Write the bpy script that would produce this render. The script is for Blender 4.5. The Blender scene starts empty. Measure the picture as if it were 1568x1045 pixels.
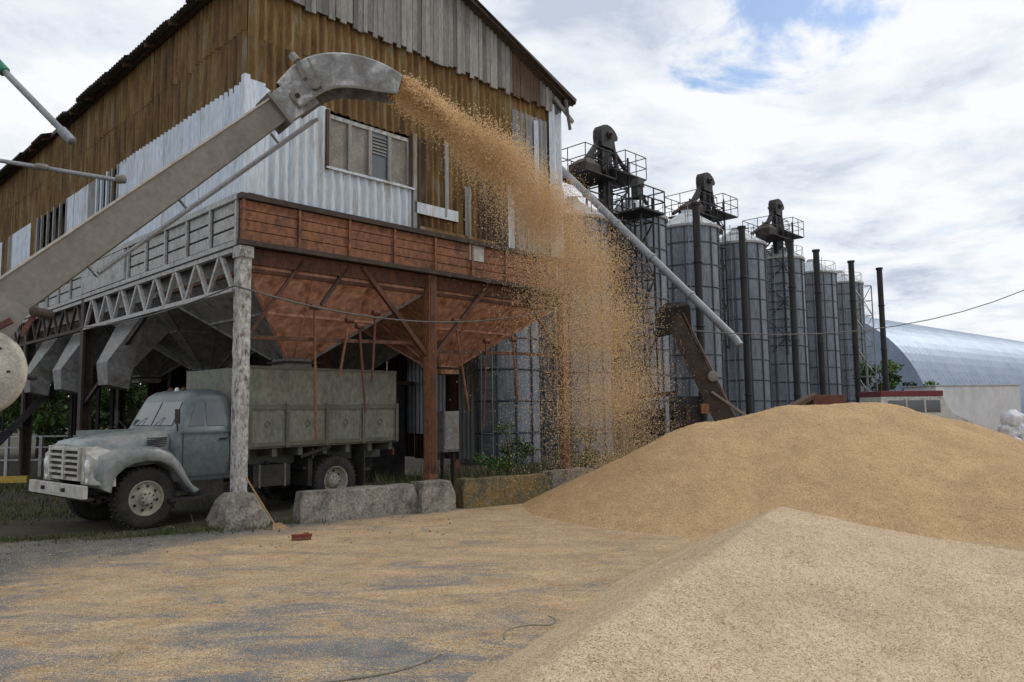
import bpy, math, random
import numpy as np
from mathutils import Vector, Matrix, noise
random.seed(3); rng=np.random.default_rng(5)
scn=bpy.context.scene
scn.view_settings.view_transform='Standard'
scn.view_settings.look='None'
scn.view_settings.exposure=0
R=math.radians

# ------------------------------------------------------------------ materials
def nmat(name, cols, scale=4, stretch=(1,1,1), rough=.8, metal=0.0, bump=.25, bscale=30, dirt=.25, dist=0.0, spec=.3):
    m=bpy.data.materials.new(name); m.use_nodes=True
    nt=m.node_tree; N=nt.nodes; L=nt.links
    b=N['Principled BSDF']
    b.inputs['Roughness'].default_value=rough
    b.inputs['Metallic'].default_value=metal
    b.inputs['Specular IOR Level'].default_value=spec
    tc=N.new('ShaderNodeTexCoord'); mp=N.new('ShaderNodeMapping'); mp.inputs['Scale'].default_value=stretch
    L.new(tc.outputs['Object'],mp.inputs['Vector'])
    n=N.new('ShaderNodeTexNoise'); n.inputs['Scale'].default_value=scale; n.inputs['Detail'].default_value=5
    n.inputs['Roughness'].default_value=.65; n.inputs['Distortion'].default_value=dist
    L.new(mp.outputs['Vector'],n.inputs['Vector'])
    cr=N.new('ShaderNodeValToRGB'); e=cr.color_ramp.elements
    k=len(cols)
    norm=[]
    for i,c in enumerate(cols):
        if len(c)==2: norm.append(c)
        else: norm.append((.32+.36*i/max(1,k-1),c))
    e[0].position=norm[0][0]; e[0].color=(*norm[0][1],1)
    e[1].position=norm[-1][0]; e[1].color=(*norm[-1][1],1)
    for p,c in norm[1:-1]:
        q=e.new(p); q.color=(*c,1)
    L.new(n.outputs['Fac'],cr.inputs['Fac'])
    n2=N.new('ShaderNodeTexNoise'); n2.inputs['Scale'].default_value=bscale; n2.inputs['Detail'].default_value=3
    L.new(mp.outputs['Vector'],n2.inputs['Vector'])
    mr=N.new('ShaderNodeMapRange'); mr.inputs['From Min'].default_value=.3; mr.inputs['From Max'].default_value=.7
    mr.inputs['To Min'].default_value=1-dirt; mr.inputs['To Max'].default_value=1+dirt*.5
    L.new(n2.outputs['Fac'],mr.inputs['Value'])
    vm=N.new('ShaderNodeVectorMath'); vm.operation='SCALE'
    L.new(cr.outputs['Color'],vm.inputs[0]); L.new(mr.outputs['Result'],vm.inputs['Scale'])
    L.new(vm.outputs['Vector'],b.inputs['Base Color'])
    if bump>0:
        bp=N.new('ShaderNodeBump'); bp.inputs['Strength'].default_value=bump; bp.inputs['Distance'].default_value=.02
        L.new(n2.outputs['Fac'],bp.inputs['Height']); L.new(bp.outputs['Normal'],b.inputs['Normal'])
    return m

V=(1.2,1.2,.16)   # vertical streaks
VS=(1.6,1.6,.28)
rustA=nmat('rusty_sheet',[(.28,(.22,.21,.185)),(.38,(.17,.125,.065)),(.47,(.16,.09,.03)),(.58,(.10,.056,.022)),(.70,(.045,.028,.017))],2.2,VS,.8,.1,dist=.4)
rustB=nmat('ochre_rusty_sheet',[(.28,(.25,.24,.20)),(.38,(.20,.15,.07)),(.47,(.18,.105,.036)),(.60,(.11,.062,.023)),(.72,(.055,.034,.02))],2.5,VS,.8,.1,dist=.4)
rustC=nmat('dark_rusty_sheet',[(.3,(.17,.15,.13)),(.45,(.08,.052,.03)),(.7,(.04,.026,.016))],3,V,.8,.1)
greyS=nmat('weathered_zinc_sheet',[(.3,(.15,.15,.145)),(.5,(.25,.26,.26)),(.66,(.19,.14,.085))],3.2,V,.6,.25)
zinc=nmat('zinc_sheet',[(.3,(.34,.39,.46)),(.5,(.50,.56,.63)),(.62,(.44,.47,.50)),(.74,(.30,.27,.23))],3.2,V,.42,.4,dirt=.2)
white=nmat('pale_painted_sheet',[(.3,(.38,.44,.51)),(.5,(.52,.59,.66)),(.62,(.45,.48,.50)),(.73,(.31,.26,.21))],3.2,V,.5,.15,dirt=.2)
board=[nmat('grey_board_%d'%i,[tuple(a*x for x in (1,.97,.92)),tuple(a*1.5*x for x in (1,.98,.95))],3,(4,4,.4),.9,0,.4,18,.35) for i,a in enumerate((.10,.14,.17,.21))]
brownw=nmat('brown_board',[(.07,.045,.03),(.11,.07,.045)],3,(3,3,.5),.9)
darkin=nmat('interior_shade_hood_black',[(.012,.011,.01),(.02,.018,.016)],3)  # near-black colour standing in for interior shade; also the loader's black hood
orange=nmat('faded_orange_paint',[(.30,(.085,.05,.034)),(.43,(.19,.085,.045)),(.6,(.24,.105,.055)),(.72,(.08,.055,.042))],3.2,(1,1,.7),.75,0,.3,14,.4,.5)
orangeH=nmat('hopper_orange_rust',[(.27,(.13,.07,.05)),(.37,(.42,.20,.13)),(.50,(.58,.33,.24)),(.62,(.46,.23,.15)),(.74,(.14,.075,.05))],1.7,(1,1,.8),.75,0,.3,8,.4,.8)
beam=nmat('dark_red_steel',[(.3,(.045,.028,.022)),(.5,(.10,.045,.028)),(.7,(.14,.06,.035))],5,(1,1,.4),.75)
greyP=nmat('old_grey_paint',[(.3,(.22,.23,.22)),(.5,(.42,.43,.42)),(.62,(.36,.35,.33)),(.72,(.20,.15,.11))],3,(1,1,.6),.7,0,.2,20,.3)
trussM=nmat('grey_white_truss',[(.3,(.22,.22,.21)),(.5,(.45,.46,.46)),(.7,(.28,.22,.17))],5,(1,1,1),.65)
hopG=nmat('grey_hopper_steel',[(.3,(.13,.13,.125)),(.5,(.24,.245,.24)),(.7,(.15,.12,.095))],1.8,(1,1,1),.65,.1,.2,10,.3,.4)
concP=nmat('flaking_concrete_pillar',[(.36,(.12,.105,.09)),(.46,(.36,.35,.33)),(.6,(.50,.50,.48)),(.68,(.20,.18,.155))],9,(1,1,.5),.9,0,.6,30,.4)
conc=nmat('old_concrete',[(.3,(.10,.09,.08)),(.5,(.24,.22,.19)),(.7,(.34,.31,.26))],3,(1,1,1),.95,0,.8,22,.45)
concM=nmat('mossy_stained_concrete',[(.3,(.05,.05,.035)),(.45,(.15,.125,.07)),(.58,(.21,.14,.055)),(.72,(.20,.18,.15))],3,(1,1,1),.95,0,.8,22,.45)
slate=nmat('dark_roof_slate',[(.06,.055,.05),(.12,.11,.10)],3,(1,1,1),.9)
steelD=nmat('dark_steel',[(.3,(.016,.016,.018)),(.7,(.045,.043,.045))],4,(1,1,1),.6,.2)
steelB=nmat('rust_brown_steel',[(.3,(.03,.024,.022)),(.7,(.075,.052,.04))],4,(1,1,1),.7,.1)
siloM=nmat('blue_grey_silo_steel',[(.3,(.13,.155,.19)),(.5,(.20,.23,.27)),(.62,(.17,.185,.205)),(.72,(.12,.12,.125))],1.6,(1,1,.22),.5,.3,.1,12,.3)
siloR=nmat('silo_ring',[(.055,.065,.08),(.085,.095,.115)],3,(1,1,1),.6,.3)
roofS=nmat('silo_roof_zinc',[(.40,.43,.46),(.54,.56,.58)],2,(1,1,1),.5,.3)
blackP=nmat('black_pipe',[(.012,.012,.014),(.035,.034,.036)],3,(1,1,.3),.6)
pipeG=nmat('grey_pipe',[(.20,.215,.23),(.30,.31,.32)],3,(1,1,1),.5,.3)
boomM=nmat('dusty_conveyor_steel',[(.3,(.145,.13,.11)),(.5,(.20,.185,.16)),(.7,(.16,.14,.115))],1.6,(1,1,1),.6,.1,.12,14,.15)
boomT=nmat('pale_boom_edge',[(.3,(.34,.31,.26)),(.7,(.48,.45,.39))],3,(1,1,1),.7)
boomH=nmat('scuffed_head_steel',[(.36,(.16,.155,.145)),(.50,(.25,.25,.245)),(.60,(.44,.44,.44)),(.68,(.24,.23,.22))],2.8,(1,1,1),.45,.3,.15,16,.2,.5)
redm=nmat('oxide_red_paint',[(.085,.035,.025),(.15,.06,.042)],5,(1,1,1),.7)
green=nmat('green_paint',[(.03,.14,.09),(.05,.2,.13)],5)
hangM=nmat('hangar_sheet',[(.3,(.19,.25,.34)),(.7,(.28,.34,.43))],.5,(1,1,1),.45,.35,.1,6,.1)
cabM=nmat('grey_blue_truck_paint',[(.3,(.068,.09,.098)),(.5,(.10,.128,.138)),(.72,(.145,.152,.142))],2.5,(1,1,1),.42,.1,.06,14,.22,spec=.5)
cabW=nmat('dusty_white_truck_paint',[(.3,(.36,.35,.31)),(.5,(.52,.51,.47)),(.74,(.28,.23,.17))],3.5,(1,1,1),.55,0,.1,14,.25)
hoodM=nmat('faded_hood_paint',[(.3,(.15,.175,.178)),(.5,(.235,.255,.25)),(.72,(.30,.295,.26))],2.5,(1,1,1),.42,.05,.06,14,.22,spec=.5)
cargoM=nmat('grey_green_cargo_paint',[(.3,(.12,.13,.10)),(.5,(.18,.19,.15)),(.72,(.14,.125,.095))],2.2,(1,1,.6),.65,0,.15,14,.3)
cargoD=nmat('cargo_frame_paint',[(.09,.095,.075),(.14,.14,.11)],3,(1,1,1),.65)
tire=nmat('dusty_rubber',[(.022,.021,.02),(.055,.05,.045)],5,(1,1,1),.9,0,.4,40)
rimM=nmat('cream_rim',[(.26,.24,.19),(.40,.38,.31)],6,(1,1,1),.6)
chas=nmat('chassis_black',[(.02,.02,.02),(.05,.045,.04)],5,(1,1,1),.8)
rubber=nmat('grey_cable',[(.10,.10,.10),(.16,.16,.15)],5)
ropeM=nmat('grey_hose',[(.17,.15,.12),(.28,.25,.2)],8)
wood=nmat('broom_wood',[(.25,.15,.08),(.4,.27,.15)],8)
redb=nmat('red_brush',[(.16,.03,.03),(.25,.05,.04)],8)
yellow=nmat('yellow_paint',[(.40,.28,.05),(.5,.35,.08)],8)
bagM=nmat('white_bag',[(.5,.52,.56),(.68,.7,.73)],3,(1,1,1),.8,0,.5,6)
trailM=nmat('trailer_white_sheet',[(.5,.51,.53),(.62,.63,.64)],2,(1,1,.5),.6,0,.05,6,.08)
maroon=nmat('maroon_paint',[(.12,.02,.03),(.17,.03,.04)],3,(1,1,1),.4)
bark=nmat('bark',[(.06,.045,.03),(.12,.09,.06)],6,(1,1,.3),.95,0,.8)
leafD=nmat('leaf_dark',[(.02,.045,.012),(.04,.08,.02)],3,(1,1,1),.7,0,0)
leafL=nmat('leaf_light',[(.06,.115,.028),(.11,.18,.04)],3,(1,1,1),.7,0,0)
grassM=nmat('grass_blades',[(.05,.075,.025),(.14,.14,.06)],2,(1,1,1),.8,0,0)

def glassm():
    m=bpy.data.materials.new('window_glass'); m.use_nodes=True
    b=m.node_tree.nodes['Principled BSDF']
    n=m.node_tree.nodes.new('ShaderNodeTexNoise'); n.inputs['Scale'].default_value=2.5
    cr=m.node_tree.nodes.new('ShaderNodeValToRGB'); cr.color_ramp.elements[0].color=(.02,.025,.03,1); cr.color_ramp.elements[1].color=(.10,.12,.13,1)
    m.node_tree.links.new(n.outputs['Fac'],cr.inputs['Fac']); m.node_tree.links.new(cr.outputs['Color'],b.inputs['Base Color'])
    b.inputs['Roughness'].default_value=.08; b.inputs['Specular IOR Level'].default_value=.9
    return m
glass=glassm()
dustglass=nmat('dusty_pane',[(.14,.13,.105),(.26,.24,.20)],2,(1,1,1),.4)
lampM=nmat('headlamp_glass',[(.5,.5,.48),(.7,.7,.68)],5,(1,1,1),.15,0,.02,spec=.8)

def grainmat(name, ca, cb, ck, vs=110, bump=.9, pale=False):
    m=bpy.data.materials.new(name); m.use_nodes=True
    nt=m.node_tree; N=nt.nodes; L=nt.links; b=N['Principled BSDF']
    b.inputs['Roughness'].default_value=.85; b.inputs['Specular IOR Level'].default_value=.15
    tc=N.new('ShaderNodeTexCoord')
    vo=N.new('ShaderNodeTexVoronoi'); vo.inputs['Scale'].default_value=vs; L.new(tc.outputs['Object'],vo.inputs['Vector'])
    sp=N.new('ShaderNodeSeparateColor'); L.new(vo.outputs['Color'],sp.inputs['Color'])
    cr=N.new('ShaderNodeValToRGB'); e=cr.color_ramp.elements
    e[0].position=0; e[0].color=(*ck,1); e[1].position=1; e[1].color=(*cb,1)
    q=e.new(.22); q.color=(*ca,1)
    L.new(sp.outputs['Red'],cr.inputs['Fac'])
    n=N.new('ShaderNodeTexNoise'); n.inputs['Scale'].default_value=1.5; n.inputs['Detail'].default_value=7; n.inputs['Roughness'].default_value=.75
    L.new(tc.outputs['Object'],n.inputs['Vector'])
    mr=N.new('ShaderNodeMapRange'); mr.inputs['From Min'].default_value=.3; mr.inputs['From Max'].default_value=.7; mr.inputs['To Min'].default_value=.80; mr.inputs['To Max'].default_value=1.14
    L.new(n.outputs['Fac'],mr.inputs['Value'])
    vm=N.new('ShaderNodeVectorMath'); vm.operation='SCALE'; L.new(cr.outputs['Color'],vm.inputs[0]); L.new(mr.outputs['Result'],vm.inputs['Scale'])
    col=vm.outputs['Vector']
    if pale:   # a paler, drier batch lies in the nearer heap
        sx=N.new('ShaderNodeSeparateXYZ'); L.new(tc.outputs['Object'],sx.inputs[0])
        ad=N.new('ShaderNodeMath'); ad.operation='MULTIPLY_ADD'; L.new(n.outputs['Fac'],ad.inputs[0]); ad.inputs[1].default_value=2.0; L.new(sx.outputs['Y'],ad.inputs[2])
        m2=N.new('ShaderNodeMapRange'); L.new(ad.outputs[0],m2.inputs['Value']); m2.inputs['From Min'].default_value=9.2; m2.inputs['From Max'].default_value=10.6; m2.inputs['To Min'].default_value=1; m2.inputs['To Max'].default_value=0
        v2=N.new('ShaderNodeVectorMath'); v2.operation='MULTIPLY'; L.new(col,v2.inputs[0]); v2.inputs[1].default_value=(1.13,1.28,1.62)
        mx=N.new('ShaderNodeMix'); mx.data_type='RGBA'; L.new(m2.outputs[0],mx.inputs[0]); L.new(col,mx.inputs[6]); L.new(v2.outputs[0],mx.inputs[7]); col=mx.outputs[2]
    L.new(col,b.inputs['Base Color'])
    bp=N.new('ShaderNodeBump'); bp.inputs['Strength'].default_value=bump; bp.inputs['Distance'].default_value=.008; bp.invert=True
    L.new(vo.outputs['Distance'],bp.inputs['Height'])
    n3=N.new('ShaderNodeTexNoise'); n3.inputs['Scale'].default_value=11; n3.inputs['Detail'].default_value=3; n3.inputs['Roughness'].default_value=.7
    L.new(tc.outputs['Object'],n3.inputs['Vector'])
    bp2=N.new('ShaderNodeBump'); bp2.inputs['Strength'].default_value=.6; bp2.inputs['Distance'].default_value=.045
    L.new(n3.outputs['Fac'],bp2.inputs['Height']); L.new(bp.outputs['Normal'],bp2.inputs['Normal'])
    L.new(bp2.outputs['Normal'],b.inputs['Normal'])
    return m
grain=grainmat('grain',(.43,.28,.14),(.60,.425,.24),(.20,.115,.05),pale=True)
grainS=nmat('falling_grain',[(.64,.44,.23),(.90,.69,.43)],9,(1,1,1),.8,0,0)
grainL=nmat('loose_grain',[(.46,.33,.19),(.76,.62,.43)],60,(1,1,1),.8,0,0)

# ------------------------------------------------------------------ mesh builder
class MB:
    def __init__(s): s.v=[];s.f=[];s.m=[];s.s=[];s.mats=[]
    def mi(s,mat):
        if mat not in s.mats: s.mats.append(mat)
        return s.mats.index(mat)
    def add(s,vs,fs,mat,sm=False):
        o=len(s.v); s.v.extend([tuple(p) for p in vs]); k=s.mi(mat)
        for f in fs: s.f.append(tuple(i+o for i in f)); s.m.append(k); s.s.append(sm)
    def box(s,x0,x1,y0,y1,z0,z1,mat):
        vs=[(x0,y0,z0),(x1,y0,z0),(x1,y1,z0),(x0,y1,z0),(x0,y0,z1),(x1,y0,z1),(x1,y1,z1),(x0,y1,z1)]
        s.add(vs,[(3,2,1,0),(4,5,6,7),(0,1,5,4),(1,2,6,5),(2,3,7,6),(3,0,4,7)],mat)
    def beam(s,p,q,w,h,mat,w2=None,h2=None,up=(0,0,1)):
        p=Vector(p);q=Vector(q);d=(q-p).normalized();u=Vector(up)
        if abs(d.dot(u))>.98: u=Vector((0,1,0))
        a=d.cross(u).normalized(); b=a.cross(d).normalized()
        w2=w2 or w;h2=h2 or h; vs=[]
        for c,ww,hh in((p,w,h),(q,w2,h2)):
            for i,j in((-1,-1),(1,-1),(1,1),(-1,1)): vs.append(c+a*(i*ww/2)+b*(j*hh/2))
        s.add(vs,[(3,2,1,0),(4,5,6,7),(0,1,5,4),(1,2,6,5),(2,3,7,6),(3,0,4,7)],mat)
    def lathe(s,prof,c,ax,mat,n=24,sm=True):
        c=Vector(c);ax=Vector(ax).normalized();u=Vector((0,0,1)) if abs(ax.z)<.9 else Vector((1,0,0))
        a=ax.cross(u).normalized();b=ax.cross(a); vs=[];fs=[]
        for r,t in prof:
            for i in range(n):
                th=2*math.pi*i/n; vs.append(c+ax*t+a*(r*math.cos(th))+b*(r*math.sin(th)))
        for j in range(len(prof)-1):
            for i in range(n):
                fs.append((j*n+i,j*n+(i+1)%n,(j+1)*n+(i+1)%n,(j+1)*n+i))
        s.add(vs,fs,mat,sm)
    def cyl(s,p,q,r,mat,n=10,r2=None,sm=True):
        p=Vector(p);q=Vector(q);L=(q-p).length; r2=r if r2 is None else r2
        s.lathe([(0,0),(r,0),(r,0.0001),(r2,L-.0001),(r2,L),(0,L)],p,q-p,mat,n,sm)
    def loft(s,rings,mat,closed=True,caps=True,sm=True):
        n=len(rings[0]);vs=[p for r in rings for p in r];fs=[]
        for j in range(len(rings)-1):
            for i in range(n if closed else n-1):
                fs.append((j*n+i,j*n+(i+1)%n,(j+1)*n+(i+1)%n,(j+1)*n+i))
        s.add(vs,fs,mat,sm)
        if caps:
            s.add(rings[0],[tuple(range(n))[::-1]],mat); s.add(rings[-1],[tuple(range(n))],mat)
    def cable(s,pts,r,mat,n=6):
        for a,b in zip(pts[:-1],pts[1:]): s.cyl(a,b,r,mat,n)
    def finish(s,name,parent=None,bevel=0,loc=None,rotz=None):
        me=bpy.data.meshes.new(name); me.from_pydata(s.v,[],s.f)
        for m in s.mats: me.materials.append(m)
        me.polygons.foreach_set('material_index',s.m); me.polygons.foreach_set('use_smooth',s.s); me.update()
        o=bpy.data.objects.new(name,me); scn.collection.objects.link(o)
        if parent: o.parent=parent
        if loc: o.location=loc
        if rotz is not None: o.rotation_euler=(0,0,rotz)
        if bevel:
            b=o.modifiers.new('b','BEVEL'); b.width=bevel; b.segments=2; b.limit_method='ANGLE'; b.angle_limit=R(40)
        return o
def empty(name,loc=(0,0,0),rz=0):
    o=bpy.data.objects.new(name,None); scn.collection.objects.link(o); o.location=loc; o.rotation_euler=(0,0,rz); return o
def npmesh(name,verts,faces,mat,smooth=False,parent=None,loc=None):
    me=bpy.data.meshes.new(name); k=faces.shape[1]
    me.vertices.add(len(verts)); me.vertices.foreach_set('co',verts.astype(np.float32).ravel())
    me.loops.add(faces.size); me.loops.foreach_set('vertex_index',faces.astype(np.int32).ravel())
    me.polygons.add(len(faces)); me.polygons.foreach_set('loop_start',np.arange(0,faces.size,k,dtype=np.int32))
    me.polygons.foreach_set('loop_total',np.full(len(faces),k,dtype=np.int32))
    me.polygons.foreach_set('use_smooth',np.full(len(faces),smooth))
    me.materials.append(mat); me.update(calc_edges=True); me.validate()
    o=bpy.data.objects.new(name,me); scn.collection.objects.link(o)
    if parent:o.parent=parent
    if loc:o.location=loc
    return o
def tetras(pos,size,asp=1.6):
    n=len(pos)
    base=np.array([[1,1,1],[1,-1,-1],[-1,1,-1],[-1,-1,1]],float)*.6
    q=rng.normal(size=(n,4)); q/=np.linalg.norm(q,axis=1)[:,None]
    w,x,y,z=q.T
    Rm=np.stack([1-2*(y*y+z*z),2*(x*y-z*w),2*(x*z+y*w),2*(x*y+z*w),1-2*(x*x+z*z),2*(y*z-x*w),2*(x*z-y*w),2*(y*z+x*w),1-2*(x*x+y*y)],1).reshape(n,3,3)
    b=base*np.array([asp,1,1])
    v=np.einsum('nij,kj->nki',Rm,b)*np.asarray(size).reshape(-1,1,1)+pos[:,None,:]
    f=np.array([[0,1,2],[0,3,1],[0,2,3],[1,3,2]])
    F=(np.arange(n)[:,None,None]*4+f[None]).reshape(-1,3)
    return v.reshape(-1,3),F

# ------------------------------------------------------------------ world / sun / camera
sun_dir=Vector((.78,.25,.85)).normalized()
w=bpy.data.worlds.new('World'); scn.world=w; w.use_nodes=True
nt=w.node_tree; N=nt.nodes; L=nt.links; N.clear()
out=N.new('ShaderNodeOutputWorld'); bg=N.new('ShaderNodeBackground'); bg.inputs['Strength'].default_value=.1
L.new(bg.outputs[0],out.inputs[0])
sky=N.new('ShaderNodeTexSky'); sky.sky_type='NISHITA'; sky.sun_disc=False
sky.sun_elevation=math.asin(sun_dir.z); sky.sun_rotation=math.atan2(sun_dir.x,sun_dir.y)
tc=N.new('ShaderNodeTexCoord'); sx=N.new('ShaderNodeSeparateXYZ'); L.new(tc.outputs['Generated'],sx.inputs[0])
def M(op,a,b=None):
    n=N.new('ShaderNodeMath'); n.operation=op
    for i,x in enumerate((a,b)):
        if x is None: continue
        if isinstance(x,(int,float)): n.inputs[i].default_value=x
        else: L.new(x,n.inputs[i])
    return n.outputs[0]
zz=M('ADD',M('MAXIMUM',sx.outputs['Z'],0.0),.14)
ux=M('DIVIDE',sx.outputs['X'],zz); uy=M('DIVIDE',sx.outputs['Y'],zz)
cx=N.new('ShaderNodeCombineXYZ'); L.new(ux,cx.inputs[0]); L.new(uy,cx.inputs[1])
def noi(sc,det,ro,off,dist=0):
    mp=N.new('ShaderNodeMapping'); mp.inputs['Location'].default_value=off; L.new(cx.outputs[0],mp.inputs[0])
    n=N.new('ShaderNodeTexNoise'); n.inputs['Scale'].default_value=sc; n.inputs['Detail'].default_value=det; n.inputs['Roughness'].default_value=ro; n.inputs['Distortion'].default_value=dist
    L.new(mp.outputs[0],n.inputs['Vector']); return n.outputs['Fac']
def blob(x,y,r,s):
    d=M('SQRT',M('ADD',M('POWER',M('SUBTRACT',ux,x),2.0),M('POWER',M('MULTIPLY',M('SUBTRACT',uy,y),1.2),2.0)))
    return M('MULTIPLY',M('MAXIMUM',M('SUBTRACT',1.0,M('DIVIDE',d,r)),0.0),s)
cval=M('SUBTRACT',M('SUBTRACT',noi(3.4,6,.62,(3.1,1.7,0),.3),blob(.55,1.38,.42,.42)),blob(.44,1.66,.18,.20))
cov=N.new('ShaderNodeMapRange'); L.new(cval,cov.inputs['Value']); cov.inputs['From Min'].default_value=.18; cov.inputs['From Max'].default_value=.36; cov.interpolation_type='SMOOTHSTEP'
cr=N.new('ShaderNodeValToRGB'); L.new(noi(2.1,6,.60,(7.7,4.2,0),.25),cr.inputs['Fac'])
e=cr.color_ramp.elements; e[0].position=.34; e[0].color=(.55,.61,.73,1); e[1].position=.56; e[1].color=(.95,.965,.99,1)
q=e.new(.44); q.color=(.77,.82,.90,1)
sc=N.new('ShaderNodeVectorMath'); sc.operation='SCALE'; sc.inputs['Scale'].default_value=10.2; L.new(cr.outputs[0],sc.inputs[0])
sb=N.new('ShaderNodeVectorMath'); sb.operation='SCALE'; sb.inputs['Scale'].default_value=1.7; L.new(sky.outputs[0],sb.inputs[0])
mx=N.new('ShaderNodeMix'); mx.data_type='RGBA'; L.new(cov.outputs[0],mx.inputs[0]); L.new(sb.outputs[0],mx.inputs[6]); L.new(sc.outputs[0],mx.inputs[7])
L.new(mx.outputs[2],bg.inputs['Color'])
sl=bpy.data.lights.new('sun','SUN'); sl.energy=1.4; sl.angle=R(10); sl.color=(1,.95,.87)
so=bpy.data.objects.new('sun',sl); scn.collection.objects.link(so); so.rotation_euler=sun_dir.to_track_quat('Z','Y').to_euler()
cam=bpy.data.cameras.new('camera'); co=bpy.data.objects.new('camera',cam); scn.collection.objects.link(co)
cam.lens=26.4; cam.sensor_width=36; cam.clip_end=2000
co.matrix_world=Matrix.Translation((0,0,1.9))@Matrix.Rotation(R(95.27),4,'X')@Matrix.Rotation(R(-.8),4,'Z'); scn.camera=co

# ------------------------------------------------------------------ ground
P0=Vector((-4.70,13.0,0)); TH=R(46); Dv=Vector((math.cos(TH),math.sin(TH),0)); Sv=Vector((-math.sin(TH),math.cos(TH),0))
gm=bpy.data.materials.new('yard_ground'); gm.use_nodes=True
nt=gm.node_tree; N=nt.nodes; L=nt.links; b=N['Principled BSDF']; b.inputs['Roughness'].default_value=.9; b.inputs['Specular IOR Level'].default_value=.15
tc=N.new('ShaderNodeTexCoord'); P=tc.outputs['Object']
def noi(sc,det=4,ro=.6,st=(1,1,1),rot=0,dist=0):
    mp=N.new('ShaderNodeMapping'); mp.inputs['Scale'].default_value=st; mp.inputs['Rotation'].default_value=(0,0,rot); L.new(P,mp.inputs[0])
    n=N.new('ShaderNodeTexNoise'); n.inputs['Scale'].default_value=sc; n.inputs['Detail'].default_value=det; n.inputs['Roughness'].default_value=ro; n.inputs['Distortion'].default_value=dist
    L.new(mp.outputs[0],n.inputs['Vector']); return n.outputs['Fac']
def MR(v,a,bb,c,d):
    n=N.new('ShaderNodeMapRange'); L.new(v,n.inputs[0]); 
    for i,x in enumerate((a,bb,c,d)): n.inputs[i+1].default_value=x
    return n.outputs[0]
def ramp(v,els):
    n=N.new('ShaderNodeValToRGB'); L.new(v,n.inputs[0]); e=n.color_ramp.elements
    e[0].position=els[0][0]; e[0].color=(*els[0][1],1); e[1].position=els[-1][0]; e[1].color=(*els[-1][1],1)
    for p,c in els[1:-1]: q=e.new(p); q.color=(*c,1)
    return n.outputs[0]
def MX(f,a,bb):
    n=N.new('ShaderNodeMix'); n.data_type='RGBA'; L.new(f,n.inputs[0]); L.new(a,n.inputs[6]); L.new(bb,n.inputs[7]); return n.outputs[2]
def dot(vec,off):
    n=N.new('ShaderNodeVectorMath'); n.operation='DOT_PRODUCT'; L.new(P,n.inputs[0]); n.inputs[1].default_value=vec
    return M('SUBTRACT',n.outputs['Value'],off)
s_=dot(Sv,P0.dot(Sv)); t_=dot(Dv,P0.dot(Dv))
bd=M('ADD',s_,M('MULTIPLY',M('MINIMUM',M('ADD',t_,.6),0.0),-.19))
edge=M('ADD',bd,M('MULTIPLY',M('SUBTRACT',noi(1.6,6,.7),.5),2.4))
mask=MR(edge,-1.6,-.6,1,0)
asph=ramp(noi(2.5,6,.7),[(.3,(.09,.09,.09)),(.5,(.15,.145,.135)),(.7,(.22,.20,.17))])
vo=N.new('ShaderNodeTexVoronoi'); vo.inputs['Scale'].default_value=95; L.new(P,vo.inputs['Vector'])
spc=N.new('ShaderNodeSeparateColor'); L.new(vo.outputs['Color'],spc.inputs[0])
gr=ramp(spc.outputs[0],[(0,(.19,.125,.07)),(.25,(.41,.295,.175)),(1,(.60,.46,.30))])
n=N.new('ShaderNodeVectorMath'); n.operation='SCALE'; L.new(gr,n.inputs[0]); L.new(MR(noi(1.1,7,.75,(1,2.0,1),R(12)),.3,.7,.68,1.17),n.inputs['Scale']); gr=n.outputs[0]
brn=MR(noi(1.8,6,.7,(1,2.4,1),R(-10),.8),.50,.64,0,.6)
n=N.new('ShaderNodeVectorMath'); n.operation='MULTIPLY'; L.new(gr,n.inputs[0]); n.inputs[1].default_value=(.86,.70,.52); gr=MX(brn,gr,n.outputs[0])
patch=M('ADD',noi(.75,8,.76,(1,2.1,1),R(16),.9),M('MULTIPLY',M('SUBTRACT',spc.outputs[1],.5),.16))
far=MR(dot(Vector((.30,1,0)),0),3.5,11.0,-.045,.10)
pm=MR(M('ADD',patch,far),.42,.53,0,1)
bare=ramp(noi(3,4,.6),[(.3,(.125,.135,.15)),(.7,(.22,.215,.205))])
cov=MX(pm,bare,gr)
c1=MX(mask,asph,cov)
earth=ramp(noi(1.2,6,.7),[(.3,(.04,.036,.03)),(.5,(.075,.065,.05)),(.64,(.06,.065,.03)),(.78,(.05,.07,.02))])
em=MR(M('ADD',M('ADD',s_,M('MULTIPLY',M('MINIMUM',t_,0.0),.25)),M('MULTIPLY',M('SUBTRACT',noi(1.0),.5),2.0)),-.2,.6,0,1)
c2=MX(em,c1,earth)
L.new(c2,b.inputs['Base Color'])
bp=N.new('ShaderNodeBump'); bp.inputs['Strength'].default_value=.7; bp.inputs['Distance'].default_value=.01; L.new(vo.outputs['Distance'],bp.inputs['Height']); bp.invert=True
bp2=N.new('ShaderNodeBump'); bp2.inputs['Strength'].default_value=.65; bp2.inputs['Distance'].default_value=.055; L.new(noi(7,5,.68),bp2.inputs['Height']); L.new(bp.outputs[0],bp2.inputs['Normal']); L.new(bp2.outputs[0],b.inputs['Normal'])
g=MB(); g.add([(-600,-300,0),(700,-300,0),(700,1200,0),(-600,1200,0)],[(0,1,2,3)],gm); g.finish('ground')

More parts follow.
